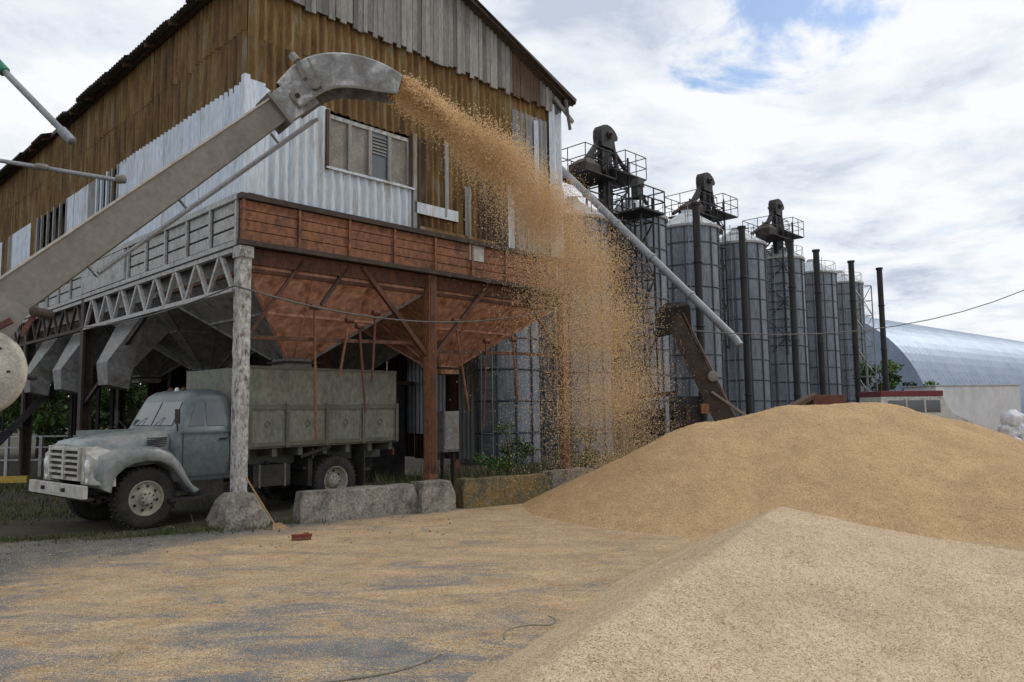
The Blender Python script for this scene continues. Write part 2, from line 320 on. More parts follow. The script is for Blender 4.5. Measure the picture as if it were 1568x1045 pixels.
# ------------------------------------------------------------------ grain piles
def seg(pts,x,y,slope,rnd,n=24):
    h=np.full_like(x,-9.)
    for (a,b) in zip(pts[:-1],pts[1:]):
        a=np.array(a);b=np.array(b); d=b[:2]-a[:2]; L2=(d**2).sum()
        t=np.clip(((x-a[0])*d[0]+(y-a[1])*d[1])/L2,0,1)
        px=a[0]+t*d[0];py=a[1]+t*d[1];H=a[2]+t*(b[2]-a[2])
        dd=np.sqrt((x-px)**2+(y-py)**2+rnd**2)-rnd
        h=np.maximum(h,H-slope(x-px,y-py)*dd)
    return h
def hgt(x,y):
    wob=.16*np.sin(x*1.3+y*.7)*np.sin(y*1.1-x*.4)+.05*np.sin(x*3.1+1)*np.cos(y*2.7)+.025*np.sin(x*7.3+y*4)*np.sin(y*6.1-x*3)
    m1=seg([(4.0,15.0,1.66),(5.6,15.2,1.98),(6.4,15.3,1.96),(7.6,15.5,1.93),(8.9,15.7,1.66),(10.2,16,1.12),(13,17,.6)],x,y,lambda a,b:.49,.5)+wob*.26
    m1b=seg([(8.2,12.6,.95),(10.2,12.2,.8)],x,y,lambda a,b:.42,.4)+wob*.3
    m2=seg([(2.95,8.45,.83),(2.05,7.0,.74),(.85,5.35,.58),(-.05,4.0,.45),(-.7,3.0,.33)],x,y,lambda a,b:np.where(b>np.abs(a)*.3,.50,np.where(a>0,.215+.04*np.sin(y*1.5),.47)),.04)+wob*.15
    m3=.03+.03*np.sin(x*.8)*np.sin(y*.9)+wob*.16-np.maximum(0,2.6-x)*.15-np.maximum(0,y-12)*.1
    k=32.
    mm=np.log(np.exp(np.clip(m1,-3,9)*k)+np.exp(np.clip(m1b,-3,9)*k)+np.exp(np.clip(m2,-3,9)*k)+np.exp(np.clip(m3,-3,9)*k))/k
    return mm-.03
xs=np.arange(-3.5,19,.06); ys=np.arange(1.2,24,.06)
X,Y=np.meshgrid(xs,ys); Z=hgt(X,Y)+.005*rng.normal(size=X.shape)
nx,ny=len(xs),len(ys); idx=np.arange(nx*ny).reshape(ny,nx)
for k in range(300):
    cx_=random.uniform(.5,12);cy_=random.uniform(3.2,14); r=random.uniform(.06,.18); dpt=random.uniform(.01,.04)
    i0=int((cx_-xs[0])/.06);j0=int((cy_-ys[0])/.06); w_=7
    sl_=(slice(max(0,j0-w_),j0+w_),slice(max(0,i0-w_),i0+w_))
    d2=(X[sl_]-cx_)**2+((Y[sl_]-cy_)*1.4)**2
    Z[sl_]-=dpt*(1-.9*d2/r**2)*np.exp(-d2/r**2)
F=np.stack([idx[:-1,:-1],idx[:-1,1:],idx[1:,1:],idx[1:,:-1]],-1).reshape(-1,4)
zf=Z.ravel(); keep=zf[F].max(1)>-.05; F=F[keep]
npmesh('grain_pile',np.stack([X.ravel(),Y.ravel(),np.maximum(zf,-.08)],1),F,grain,True)
n=90000
yy=2.8+rng.random(n)**1.4*9; xx=(rng.random(n)-.5)*1.5*yy
zl=np.maximum(hgt(xx,yy),0)+.003
v,f=tetras(np.stack([xx,yy,zl],1),rng.uniform(.0025,.005,n)); npmesh('scattered_grain',v,f,grainL)

# falling stream
n=190000
tau=rng.random(n)**.95
Lf=1-np.abs(rng.normal(0,.20,n))*np.where(rng.random(n)<.60,1,-.62)
Lf=np.clip(Lf,.34,1.26)
sp=rng.normal(0,1,n); sp2=rng.normal(0,1,n)
fr=(1-np.exp(-2.2*tau))/(1-np.exp(-2.2))
f2=fr*(Lf*fr+(1+(Lf-1)*.70)*(1-fr))
px=-1.75+4.45*f2; py=11.3+6.9*f2; a=-1.2
clump=np.sin(tau*37+sp*1.2)*.10+np.sin(tau*90+sp2*2)*.05
pz=6.95+a*tau-(6.5+a)*tau**2+ (sp2*.12+clump)*(.5+2.0*fr)
wd=.12+.45*fr
perp=np.array([.86,-.51])
px=px+perp[0]*sp*wd; py=py+perp[1]*sp*wd
ok=pz>np.maximum(hgt(px,py),0)
pos=np.stack([px,py,pz],1)[ok]
v,f=tetras(pos,rng.uniform(.0042,.009,len(pos))*(1.4-.45*fr[ok]),2.0)
npmesh('falling_grain_stream',v,f,grainS)

# ------------------------------------------------------------------ building
bld=empty('grain_cleaning_building',P0,TH)
def corr(mb,ax,a0,a1,z0,z1,off,mats,sheet=.95,pitch=.18,amp=.028,sgn=-1,jit=.012):
    a=a0
    while a<a1-.02:
        b=min(a+sheet,a1); mat=random.choice(mats); o=off+sgn*random.uniform(0,jit)
        n=max(2,int(round((b-a)/(pitch/6)))); vs=[];fs=[]
        zb=z0+random.uniform(-.04,.04)
        for i in range(n+1):
            c=a+(b-a)*i/n; d=o+amp*math.sin(2*math.pi*c/pitch)
            zt=z1(c) if callable(z1) else z1
            for z in (zb,zt): vs.append((c,d,z) if ax=='x' else (d,c,z))
        for i in range(n): fs.append((2*i,2*i+2,2*i+3,2*i+1))
        mb.add(vs,fs,mat,True); a=b
W=8.66; LEN=24
roofz=lambda x: 10.05+1.72*(1-abs(x-W/2)/(W/2))
m=MB()
m.box(.3,W-.3,.35,LEN-.1,5.0,9.6,darkin)  # dark core added behind the walls to block light
m.add([(.3,.35,9.6),(W-.3,.35,9.6),(W/2,.35,11.5),(.3,LEN-.1,9.6),(W-.3,LEN-.1,9.6),(W/2,LEN-.1,11.5)],[(0,1,2),(3,5,4),(0,2,5,3),(1,4,5,2)],darkin)
m.finish('light_block_core',bld)
m=MB()
corr(m,'x',0,W,8.75,9.78,-.012,[rustA,rustB],1.1); corr(m,'x',0,W,7.75,8.8,0,[rustB,rustA],1.1)
corr(m,'x',0,1.70,5.78,7.82,-.035,[white,white,zinc],.85,.2)
corr(m,'x',1.70,3.72,5.62,6.66,-.035,[white],1.0,.2)
corr(m,'x',3.66,6.85,5.8,7.8,-.02,[rustA,rustC,rustC,rustB,greyS],.5)
corr(m,'x',6.85,8.15,5.3,9.3,-.045,[greyS,rustC,greyS],.45)
corr(m,'x',8.15,8.68,5.15,9.82,-.08,[white],.6,.24)
corr(m,'x',4.6,4.75,6.2,7.9,-.07,[greyS],.3); corr(m,'x',5.2,5.4,5.5,7.0,-.07,[greyS],.3)
corr(m,'x',6.6,6.8,5.4,7.3,-.07,[zinc],.3); corr(m,'x',7.55,7.7,7.0,9.2,-.09,[zinc],.3)
m.box(3.75,5.0,-.09,-.06,6.12,6.36,white); m.box(3.9,6.2,-.09,-.06,5.55,5.85,rustB); m.box(5.3,5.75,-.12,-.1,5.3,5.75,greyP)
m.box(3.72,3.82,-.09,-.05,5.6,7.85,greyS)
corr(m,'x',0,W,5.0,9.8,LEN,[rustA,rustB])
corr(m,'y',0,LEN,5.0,9.98,W,[rustA,rustB,greyS],sgn=1)
corr(m,'y',0,LEN,8.85,9.98,-.012,[rustA,rustB],1.1); corr(m,'y',0,LEN,7.8,8.9,0,[rustB,rustA],1.1)
corr(m,'y',-.04,6.3,5.8,7.86,-.035,[zinc,zinc,white],.9,.2)
corr(m,'y',7.9,10.2,5.8,7.84,-.035,[greyS,zinc,white],.6,.2)
corr(m,'y',13.2,LEN,5.8,7.84,-.035,[greyS,zinc,rustB],.7,.2)
corr(m,'y',6.3,7.9,5.8,6.9,-.035,[white],.6,.2); corr(m,'y',10.2,13.2,5.8,6.7,-.035,[white,greyS],.6,.2)
corr(m,'y',3.2,18,.5,4.8,W-.1,[rustC,rustC,steelD,steelB,greyS],.7,sgn=1)  # dark side wall added to close off the bright view underneath
corr(m,'x',4.4,W,.0,4.8,16.3,[rustC,steelB],.7)  # dark back wall added to keep the space under the hoppers dark
corr(m,'y',4.4,6.2,1.2,4.4,W-.2,[zinc],.9,sgn=-1)
for y in (6.35,6.75,7.1,7.5,7.85): m.box(-.06,0,y-.05,y+.05,6.7,7.85,white if y>7 else greyS)
for y in (10.3,10.9,11.5,12.1,12.7,13.15): m.box(-.06,0,y-.05,y+.05,6.6,7.85,greyS)
m.box(-.09,.02,-.1,.02,5.75,7.95,white); m.box(-.05,.32,-.085,-.08,5.8,7.88,zinc)
m.finish('corrugated_walls',bld)
m=MB()
x=0.02
while x<W-.05:
    wd=random.choice((.11,.13,.15)); zt=roofz(x+wd/2)-.06
    if 6.75<x<7.7: mt=brownw  # brown boards stand in for the dark opening here
    else: mt=random.choice(board)
    if zt>9.75: m.box(x,x+wd-.008,-.10-random.uniform(0,.02),-.065,9.66+random.uniform(-.08,.06),zt,mt)
    x+=wd
m.finish('gable_boards',bld)
m=MB()
m.box(1.66,3.70,.02,.07,6.62,6.70,greyP); m.box(1.66,3.70,.02,.07,7.66,7.74,greyP)
for x in (1.66,2.15,2.64,3.13,3.62): m.box(x,x+.08,.0,.08,6.70,7.66,board[3])
for i,x in enumerate((1.74,2.23,2.72,3.21)): m.box(x,x+.41,.05,.055,6.70,7.66,(dustglass,dustglass,glass,dustglass)[i])
m.box(1.60,1.66,-.09,.05,6.6,7.78,brownw); m.box(1.6,3.76,-.1,.04,6.60,6.64,white)
for i in range(6): m.box(2.74,3.1,.02,.04,7.2+i*.07,7.23+i*.07,hopG)
m.finish('window',bld)
# roof
m=MB()
for sgn in (-1,1):
    y=-.35
    while y<LEN+.2:
        ext=random.uniform(-.08,.08)+( .38 if not(9.8<y<11.2) else .05)
        y2=y+1.1; n=28; vs=[];fs=[]
        lift=random.uniform(0,.03)
        for i in range(n+1):
            yy_=y+(y2-y)*i/n; d=.028*math.sin(2*math.pi*yy_/.16)
            for xx_ in (0,W/2+ext):
                vs.append((W/2+sgn*xx_,yy_,11.86-xx_*.40+d+lift))
        for i in range(n): fs.append((2*i,2*i+1,2*i+3,2*i+2))
        m.add(vs,fs,slate,True); m.add([(a,b_,c-.05) for a,b_,c in vs],fs,slate,True); y=y2
    m.beam((W/2,-.3,11.76),(W/2+sgn*(W/2+.35),-.3,10.02),.05,.16,steelB)
    m.beam((W/2+sgn*(W/2+.1),-.3,10.0),(W/2+sgn*(W/2+.1),LEN,10.0),.08,.12,steelB)
    for k in range(18): m.beam((W/2+sgn*(W/2-.3),.2+k*1.3,10.12),(W/2+sgn*(W/2+.33),.2+k*1.3,9.9),.06,.1,brownw)
m.beam((W-.4,-.2,9.95),(W+.35,-.2,9.5),.05,.1,board[2]); m.beam((W,-.25,10.0),(W+.1,-.3,9.2),.04,.08,board[1])
m.finish('roof',bld)
# hopper upper band
m=MB()
m.box(-.14,W+.12,-.17,-.02,5.66,5.76,steelB); m.box(-.14,W+.12,-.17,-.02,4.84,4.93,steelB)
for k in range(4): m.box(-.1,W+.08,-.11-.0,-.04,4.94+k*.18,4.94+k*.18+.165,orange)
m.box(-.08,W,-.07,-.02,4.9,5.7,beam)
x=-.1
while x<W+.05: m.box(x,x+.05,-.15,-.1,4.93,5.66,orange); x+=1.09
m.box(-.16,-.02,-.02,16,5.66,5.77,greyP); m.box(-.16,-.02,-.02,16,4.84,4.93,greyP); m.box(-.07,-.02,0,16,4.9,5.7,steelD)
for k in range(3): m.box(-.1,-.03,0,16,4.97+k*.24,4.97+k*.24+.2,greyP)
y=.0
while y<16: m.box(-.15,-.1,y,y+.06,4.93,5.66,trussM); m.box(-.105,-.1,y-.05,y,4.93,5.66,steelB); y+=1.04  # thin dark strips paint in a shadow beside each rib
m.box(-.165,-.1,5.4,8.4,4.95,5.64,greyP)
m.box(0,W,0,LEN,4.80,4.83,beam)
m.finish('hopper_band',bld,.006)
# hoppers
m=MB()
def hopper(x0,x1,y0,y1,zt,zb,front,side,ox=0,oy=0):
    cx=(x0+x1)/2+ox; cy=(y0+y1)/2+oy; h=.3
    zc=zt-.35
    t=[(x0,y0,zt),(x1,y0,zt),(x1,y1,zt),(x0,y1,zt)]; u=[(a,b_,zc) for a,b_,_ in t]
    q=[(cx-h,cy-h,zb),(cx+h,cy-h,zb),(cx+h,cy+h,zb),(cx-h,cy+h,zb)]
    for i in range(4):
        j=(i+1)%4; mt=(front,side,side,side)[i]
        m.add([t[i],t[j],u[j],u[i]],[(0,3,2,1)],mt); m.add([u[i],u[j],q[j],q[i]],[(0,3,2,1)],mt)
        for f_ in (.33,.66):
            a=Vector(u[i]).lerp(Vector(u[j]),f_); bb=Vector(q[i]).lerp(Vector(q[j]),f_); m.beam(a,bb,.04,.05,mt)
        m.beam(Vector(u[i]).lerp(Vector(q[i]),.45),Vector(u[j]).lerp(Vector(q[j]),.45),.05,.06,mt)
        m.beam(u[i],q[i],.06,.06,mt); m.beam(u[i],u[j],.07,.07,beam if front is orangeH else mt)
    m.box(cx-h,cx+h,cy-h,cy+h,zb-.22,zb,side)
    m.box(cx-h-.1,cx+h+.25,cy-h-.05,cy+h+.05,zb-.10,zb-.06,steelB)
for iy in range(4):
    for ix in range(2):
        x0=.12+ix*4.2; y0=.1+iy*4.05
        hopper(x0,x0+4.05,y0,y0+3.95,4.8,3.05,orangeH if iy==0 else hopG,hopG if ix==0 else orangeH if iy==0 else hopG)
for y in (5.2,8.6,11.5):
    m.loft([[(.3,y,4.3),(1.4,y,4.5),(1.4,y+1.6,4.5),(.3,y+1.6,4.3)],[(-.35,y+.5,3.1),(.2,y+.5,2.95),(.2,y+1.2,2.95),(-.35,y+1.2,3.1)],[(-.3,y+.55,2.6),(.15,y+.55,2.5),(.15,y+1.15,2.5),(-.3,y+1.15,2.6)]],hopG,sm=False)
m.finish('hoppers',bld)
m=MB()
m.box(5.2,7.9,5.6,9.6,0.0,2.7,steelD); m.box(5.0,8.1,5.4,9.8,2.7,2.8,steelB); m.box(5.6,6.6,5.45,5.6,.6,1.9,steelB)  # dark boxes and pipes added to darken the space under the building
m.cyl((6.0,6.5,2.8),(6.0,6.5,4.7),.25,steelB,14); m.cyl((7.2,7.5,2.8),(7.0,7.5,4.7),.22,steelD,14)
m.box(3.8,4.8,9.5,12,0,2.2,steelD); m.cyl((5.2,5.4,1.2),(5.2,5.2,1.2),.3,steelB,16)
m.finish('underfloor_dark_fill',bld)
# truss
m=MB()
z0,z1=4.08,4.80
m.box(-.13,-.03,.15,8.25,z1-.06,z1+.02,trussM); m.box(-.13,-.03,.15,8.25,z0-.04,z0+.04,trussM)
ny_=8; st=8.0/ny_
for i in range(ny_):
    a=.2+i*st
    m.beam((-.08,a,z0),(-.08,a+st/2,z1),.07,.07,trussM); m.beam((-.08,a+st/2,z1),(-.08,a+st,z0),.07,.07,trussM)
m.box(-.13,-.03,8.4,16,z1-.06,z1+.02,trussM); m.box(-.13,-.03,8.4,16,z0-.04,z0+.04,steelB)
for i in range(7):
    a=8.4+i*1.05; m.beam((-.08,a,z0),(-.08,a+.52,z1),.06,.06,steelB); m.beam((-.08,a+.52,z1),(-.08,a+1.05,z0),.06,.06,steelB)
m.finish('side_truss',bld)
# frame
m=MB()
def col(x,y,w,mat,z0=0): m.box(x-w/2,x+w/2,y-w/2,y+w/2,z0,4.82,mat)
m.box(4.15,4.35,-.08,.12,.0,4.82,orange); m.box(4.18,4.32,-.092,-.082,.6,4.8,beam)
m.box(W-.12,W+.07,-.1,.1,0,4.82,orange)
for x in (0,4.25,W-.05):
    for y in (8.3,13.6,18.5,23.8): 
        for dx in (-.1,.1): m.box(x+dx-.03,x+dx+.03,y-.12,y+.12,0,4.82,steelB)
        m.box(x-.1,x+.1,y-.02,y+.02,0,4.82,steelB)
for x in (4.25,W-.05): col(x,4.15,.2,beam)
for y in (0,4.15,8.3,13.6): m.box(0.1,W,y+.02,y+.16,4.55,4.8,beam)
m.beam((4.15,0.02,3.1),(2.5,.02,4.8),.09,.09,beam); m.beam((4.35,.02,3.1),(6.0,.02,4.8),.09,.09,beam)
m.beam((W-.12,.02,3.3),(7.2,.02,4.8),.08,.08,beam)
m.beam((1.6,.05,3.95),(2.2,.05,4.8),.06,.06,steelB); m.beam((.15,.05,3.3),(1.2,.05,4.75),.06,.06,beam)
m.beam((.2,.1,3.25),(4.1,.1,3.35),.07,.07,beam); m.beam((4.4,.1,3.2),(W-.1,.1,3.3),.07,.07,beam)
m.beam((0,8.3,2.2),(0,4.3,4.1),.07,.07,steelB)
for (x,z0_,z1_,lean) in ((1.45,1.4,3.9,.0),(1.95,2.6,3.7,.45),(2.55,1.9,3.6,-.15),(2.7,2.5,3.9,.25),(5.3,1.9,3.9,-.5),(5.75,1.5,3.5,.35),(6.9,2.2,3.6,-.1)):
    m.cyl((x,-.05,z0_),(x+lean*.6,.05,z1_),.025,random.choice((beam,orange,redm)),6)
    m.cyl((x+lean*.6-.08,.03,z1_),(x+lean*.6+.08,.03,z1_),.06,redm,8)
m.finish('steel_frame',bld)
m=MB(); 
rings=[]
for k in range(25):
    z=.45+k*(4.82-.45)/24; j=lambda:random.uniform(-.006,.006)
    rings.append([(-.115+j(),-.11+j(),z),(.105+j(),-.11+j(),z),(.105+j(),.11+j(),z),(-.115+j(),.11+j(),z)])
m.loft(rings,concP,sm=False); m.box(-.14,.13,-.14,.13,4.62,4.83,concP); m.finish('corner_pillar',bld,.012)
m=MB(); rings=[]
for z,r in ((-.02,.43),(.12,.42),(.3,.37),(.46,.31),(.56,.2),(.58,.06)):
    rings.append([((r+random.uniform(-.05,.05))*math.copysign(abs(math.cos(a))**.5,math.cos(a)),(r+random.uniform(-.05,.05))*math.copysign(abs(math.sin(a))**.5,math.sin(a)),z+random.uniform(-.02,.02)) for a in [2*math.pi*i/16+.2 for i in range(16)]])
m.loft(rings,conc,sm=False); o=m.finish('pillar_footing',bld)

# concrete blocks
def block(p,q,dp,h,mat,top=.0):
    p=Vector((*p,0));q=Vector((*q,0));d=(q-p).normalized(); nn=Vector((-d.y,d.x,0)); Ln=(q-p).length
    m=MB(); n=8; rings=[]
    for i in range(n+1):
        a=Ln*i/n; j=lambda:random.uniform(-.014,.014)
        ins=.07 if i in(0,n) else 0
        rings.append([(a,0+j(),-.02),(a,.03+j(),h*.55),(a+(ins if i==0 else -ins if i==n else 0),.07+j(),h+j()),(a+(ins if i==0 else -ins if i==n else 0),dp-.05+j(),h+j()),(a,dp,-.02)])
    m.loft(rings,mat,sm=False)
    return m.finish('concrete_block',None,.02,tuple(p),math.atan2(d.y,d.x))
block((-3.68,13.15),(-1.80,14.38),.55,.52,conc)
block((-1.72,14.25),(-1.12,14.70),.6,.56,conc)
block((-.98,14.85),(.78,15.95),.5,.55,concM)
block((.88,17.1),(1.95,18.2),.5,.5,conc)
block((2.2,18.6),(3.6,20.0),.5,.5,conc)

# ------------------------------------------------------------------ truck
trk=empty('grain_truck',(-6.98,13.48,0),R(230))
def wheel(mb,x,y,sg,dish):
    c=(x,y,.51); ax=(0,sg,0)
    mb.lathe([(.29,-.12),(.42,-.135),(.48,-.12),(.505,-.09),(.51,0),(.505,.09),(.48,.12),(.42,.135),(.36,.13),(.29,.115)],c,ax,tire,36)
    for i in range(36):
        th=2*math.pi*i/36
        for s_ in(-1,1):
            r=.512; mb.beam((x+r*math.cos(th),y+s_*.03,.51+r*math.sin(th)),(x+r*math.cos(th+.06),y+s_*.115,.51+r*math.sin(th+.06)),.04,.022,tire,up=(math.cos(th),0,math.sin(th)))
    if dish>0: pr=[(.295,.115),(.28,.125),(.265,.10),(.24,.05),(.20,.06),(.13,.09),(.12,.10),(.12,.17),(.10,.19),(0,.19)]
    else: pr=[(.295,.115),(.28,.12),(.265,.08),(.25,-.02),(.15,-.04),(.14,-.03),(.14,.06),(.11,.09),(0,.09)]
    mb.lathe(pr,c,ax,rimM,32)
    for i in range(8):
        th=2*math.pi*i/8+.2; r=.195; yy_=y+sg*(.062 if dish>0 else -.028)
        mb.cyl((x+r*math.cos(th),yy_-sg*.02,.51+r*math.sin(th)),(x+r*math.cos(th),yy_+sg*.006,.51+r*math.sin(th)),.028,chas,8)
        r=.095; yy_=y+sg*(.19 if dish>0 else .085); mb.cyl((x+r*math.cos(th),yy_-.02*sg,.51+r*math.sin(th)),(x+r*math.cos(th),yy_+.015*sg,.51+r*math.sin(th)),.014,chas,6)
m=MB()
for sg in(-1,1):
    wheel(m,0,sg*.92,sg,1); wheel(m,-3.8,sg*1.03,sg,-1); wheel(m,-3.8,sg*.70,sg,-1)
m.cyl((0,-.9,.5),(0,.9,.5),.06,chas); m.cyl((-3.8,-.9,.5),(-3.8,.9,.5),.09,chas); m.lathe([(0,-.25),(.2,-.15),(.24,0),(.2,.15),(0,.25)],(-3.8,0,.5),(1,0,0),chas,16)
m.finish('wheels',trk)
m=MB()
for s_ in(-1,1): m.box(-5.3,.8,s_*.42-.04,s_*.42+.04,.66,.88,chas)
for x in(-5.2,-4.4,-3.2,-2.2,-1.2): m.box(x,x+.1,-.4,.4,.68,.84,chas)
m.box(-.6,.5,-.35,.35,.55,1.1,chas)
m.box(-2.75,-1.95,.62,1.08,.52,.92,chas); m.cyl((-2.4,.8,.92),(-2.4,.8,.98),.05,chas)
for x in(-2.65,-2.1): m.box(x,x+.04,.6,1.09,.5,.94,cargoD)
m.lathe([(0,-.42),(.2,-.42),(.22,-.4),(.22,.4),(.2,.42),(0,.42)],(-2.35,-.8,.72),(1,0,0),chas,16)
m.cyl((-3.1,.5,.8),(-3.1,1.05,.8),.04,chas); m.box(-3.25,-3.15,.5,1.1,.45,1.2,chas); m.box(-4.5,-4.47,.78,1.2,.35,1.1,chas)
m.cyl((-1.9,.5,.55),(-5.2,.5,.62),.045,steelB)
for s_ in(-1,1):
    for k in range(4): m.beam((-3.15-k*.08,s_*.55,.82-k*.05),(-4.45+k*.08,s_*.55,.82-k*.05),.09,.018,chas)
m.finish('chassis',trk)
# fenders
m=MB()
outer=[(.78,.74),(.86,.92),(.87,1.10),(.80,1.26),(.55,1.345),(.2,1.385),(-.12,1.37),(-.36,1.27),(-.53,1.08),(-.64,.86),(-.76,.68),(-.88,.60)]
inner=[(.62,.66),(.60,.80),(.54,.93),(.42,1.04),(.26,1.11),(.05,1.14),(-.16,1.12),(-.34,1.03),(-.46,.90),(-.56,.74),(-.66,.62),(-.74,.54)]
for s_ in(-1,1):
    def off(d): return [(ox+(ix-ox)*d,oz+(iz-oz)*d) for (ox,oz),(ix,iz) in zip(outer,inner)]
    rows=[(.48,off(-.05)),(1.0,off(0)),(1.12,off(.05)),(1.17,off(.20)),(1.185,off(.5)),(1.19,off(.95)),(1.16,off(1.0)),(.6,off(1.0))]
    rings=[[(x,s_*y,z) for x,z in pr] for y,pr in rows]
    m.loft(rings,hoodM,closed=False,caps=False,sm=True)
    m.box(-.95,-.35,s_*1.0-.16,s_*1.0+.16,.42,.48,chas)
m.finish('fenders',trk)
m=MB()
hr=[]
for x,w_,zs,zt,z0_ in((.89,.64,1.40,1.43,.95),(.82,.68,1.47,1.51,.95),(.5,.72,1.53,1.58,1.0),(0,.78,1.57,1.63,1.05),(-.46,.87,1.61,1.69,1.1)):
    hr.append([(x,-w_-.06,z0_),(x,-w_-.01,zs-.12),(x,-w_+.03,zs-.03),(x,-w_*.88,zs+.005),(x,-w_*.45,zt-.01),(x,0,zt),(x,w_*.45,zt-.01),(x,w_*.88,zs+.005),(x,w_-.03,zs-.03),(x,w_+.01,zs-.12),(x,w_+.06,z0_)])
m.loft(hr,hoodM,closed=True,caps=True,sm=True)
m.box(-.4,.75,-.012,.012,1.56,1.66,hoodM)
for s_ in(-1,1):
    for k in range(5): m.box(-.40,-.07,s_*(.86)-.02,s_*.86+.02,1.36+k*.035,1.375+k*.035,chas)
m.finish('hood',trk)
# front grille
m=MB()
m.box(.80,.90,-.80,.80,.84,1.40,cabW); 
for k in range(5):
    z=.90+k*.095; m.box(.895,.906,-.60,.60,z,z+.05,chas); m.box(.90,.935,-.62,.62,z+.052,z+.088,cabW)
m.box(.90,.94,-.66,-.61,.86,1.39,cabW); m.box(.90,.94,.61,.66,.86,1.39,cabW); m.box(.905,.95,-.04,.04,.86,1.39,cabW)
for s_ in(-1,1):
    m.lathe([(.17,-.08),(.17,.0),(.15,.03),(.125,.035)],(.86,s_*.88,1.08),(1,0,0),cabW,24); m.lathe([(.13,.03),(.10,.05),(0,.065)],(.86,s_*.88,1.08),(1,0,0),lampM,24)
    m.lathe([(.055,0),(.055,.06),(.0,.07)],(.84,s_*.88,.85),(1,0,0),lampM,12)
    m.loft([[(.70,s_*.64,.78),(.89,s_*.64,.80),(.89,s_*.64,1.36),(.70,s_*.64,1.42)],[(.60,s_*1.0,.76),(.885,s_*1.02,.80),(.88,s_*1.0,1.26),(.6,s_*.98,1.345)],[(.55,s_*1.16,.76),(.80,s_*1.16,.80),(.80,s_*1.14,1.16),(.55,s_*1.12,1.28)]],cabW,sm=True)
m.box(.98,1.06,-1.18,1.18,.60,.80,cabW); m.box(.8,.98,-.5,-.4,.65,.75,chas); m.box(.8,.98,.4,.5,.65,.75,chas)
m.box(1.062,1.07,-.26,.26,.64,.76,lampM); m.box(1.06,1.11,.42,.47,.68,.74,chas);m.box(1.06,1.11,-.47,-.42,.68,.74,chas)
m.box(.86,1.0,-1.12,1.12,.56,.60,chas)
m.finish('grille_and_bumper',trk,.01)
# cab
m=MB()
def rr(x0,x1,w_,z,r,n=5):
    pts=[]
    for cx_,cy_,a0 in((x1-r,w_-r,0),(x0+r,w_-r,90),(x0+r,-w_+r,180),(x1-r,-w_+r,270)):
        for i in range(n+1):
            a=R(a0+90*i/n); pts.append((cx_+r*math.cos(a),cy_+r*math.sin(a),z))
    return pts
prof=[(-1.62,-.44,1.00,.74,.10),(-1.63,-.42,1.05,.95,.12),(-1.63,-.42,1.06,1.3,.12),(-1.62,-.44,1.03,1.62,.13),(-1.60,-.50,1.00,1.66,.13),(-1.58,-.74,.91,2.16,.13),(-1.56,-.79,.88,2.25,.14),(-1.50,-.88,.80,2.33,.16),(-1.38,-1.05,.62,2.375,.14),(-1.22,-1.18,.2,2.39,.015)]
m.loft([rr(a,b_,w_,z,r) for a,b_,w_,z,r in prof],cabM,sm=True)
def wy(z): return 1.00-.09*(z-1.66)/.50
def wx(z): return -.50-.24*(z-1.66)/.50
for y0,y1 in((-.78,-.03),(.03,.78)):
    k=.012
    m.add([(wx(1.72)+k,y0,1.72),(wx(1.72)+k,y1,1.72),(wx(2.14)+k,y1*.96,2.14),(wx(2.14)+k,y0*.96,2.14)],[(0,1,2,3)],glass)
for s_ in(-1,1):
    k=.008
    m.add([(-.72,s_*(wy(1.70)+k),1.70),(-1.02,s_*(wy(1.7)+k),1.70),(-1.02,s_*(wy(2.12)+k),2.12),(-.88,s_*(wy(2.12)+k),2.12)],[(0,1,2,3)],glass)
    m.add([(-1.06,s_*(wy(1.70)+k),1.70),(-1.42,s_*(wy(1.7)+k),1.70),(-1.40,s_*(wy(2.12)+k),2.12),(-1.06,s_*(wy(2.12)+k),2.12)],[(0,1,2,3)],glass)
    m.box(-.60,-.59,s_*1.058-.006,s_*1.058+.006,.82,1.62,chas); m.box(-1.48,-1.47,s_*1.058-.006,s_*1.058+.006,.82,1.62,chas); m.box(-1.48,-.6,s_*1.058-.004,s_*1.058+.006,.81,.82,chas)
    m.box(-1.42,-1.28,s_*1.07-.015,s_*1.07+.015,1.45,1.475,chas); m.box(-1.5,-.55,s_*1.06-.01,s_*1.06+.012,1.585,1.60,cabM)
    m.box(-1.45,-.7,s_*.95-.14,s_*.95+.14,.44,.48,chas); m.box(-1.4,-.75,s_*.98-.02,s_*.98+.02,.48,.76,chas)
    m.cyl((-.52,s_*1.0,1.62),(-.40,s_*1.2,1.85),.012,chas,6); m.box(-.42,-.39,s_*1.22-.07,s_*1.22+.07,1.75,2.0,chas)
m.cyl((-.46,-.5,1.70),(-.575,-.32,1.86),.006,chas,5); m.cyl((-.46,.2,1.70),(-.575,.38,1.86),.006,chas,5)
for y in(-.25,0,.25): m.lathe([(.045,0),(.045,.04),(.02,.07),(0,.075)],(-.98,y,2.345),(0,0,1),redm if y else lampM,10)
m.finish('cab',trk)
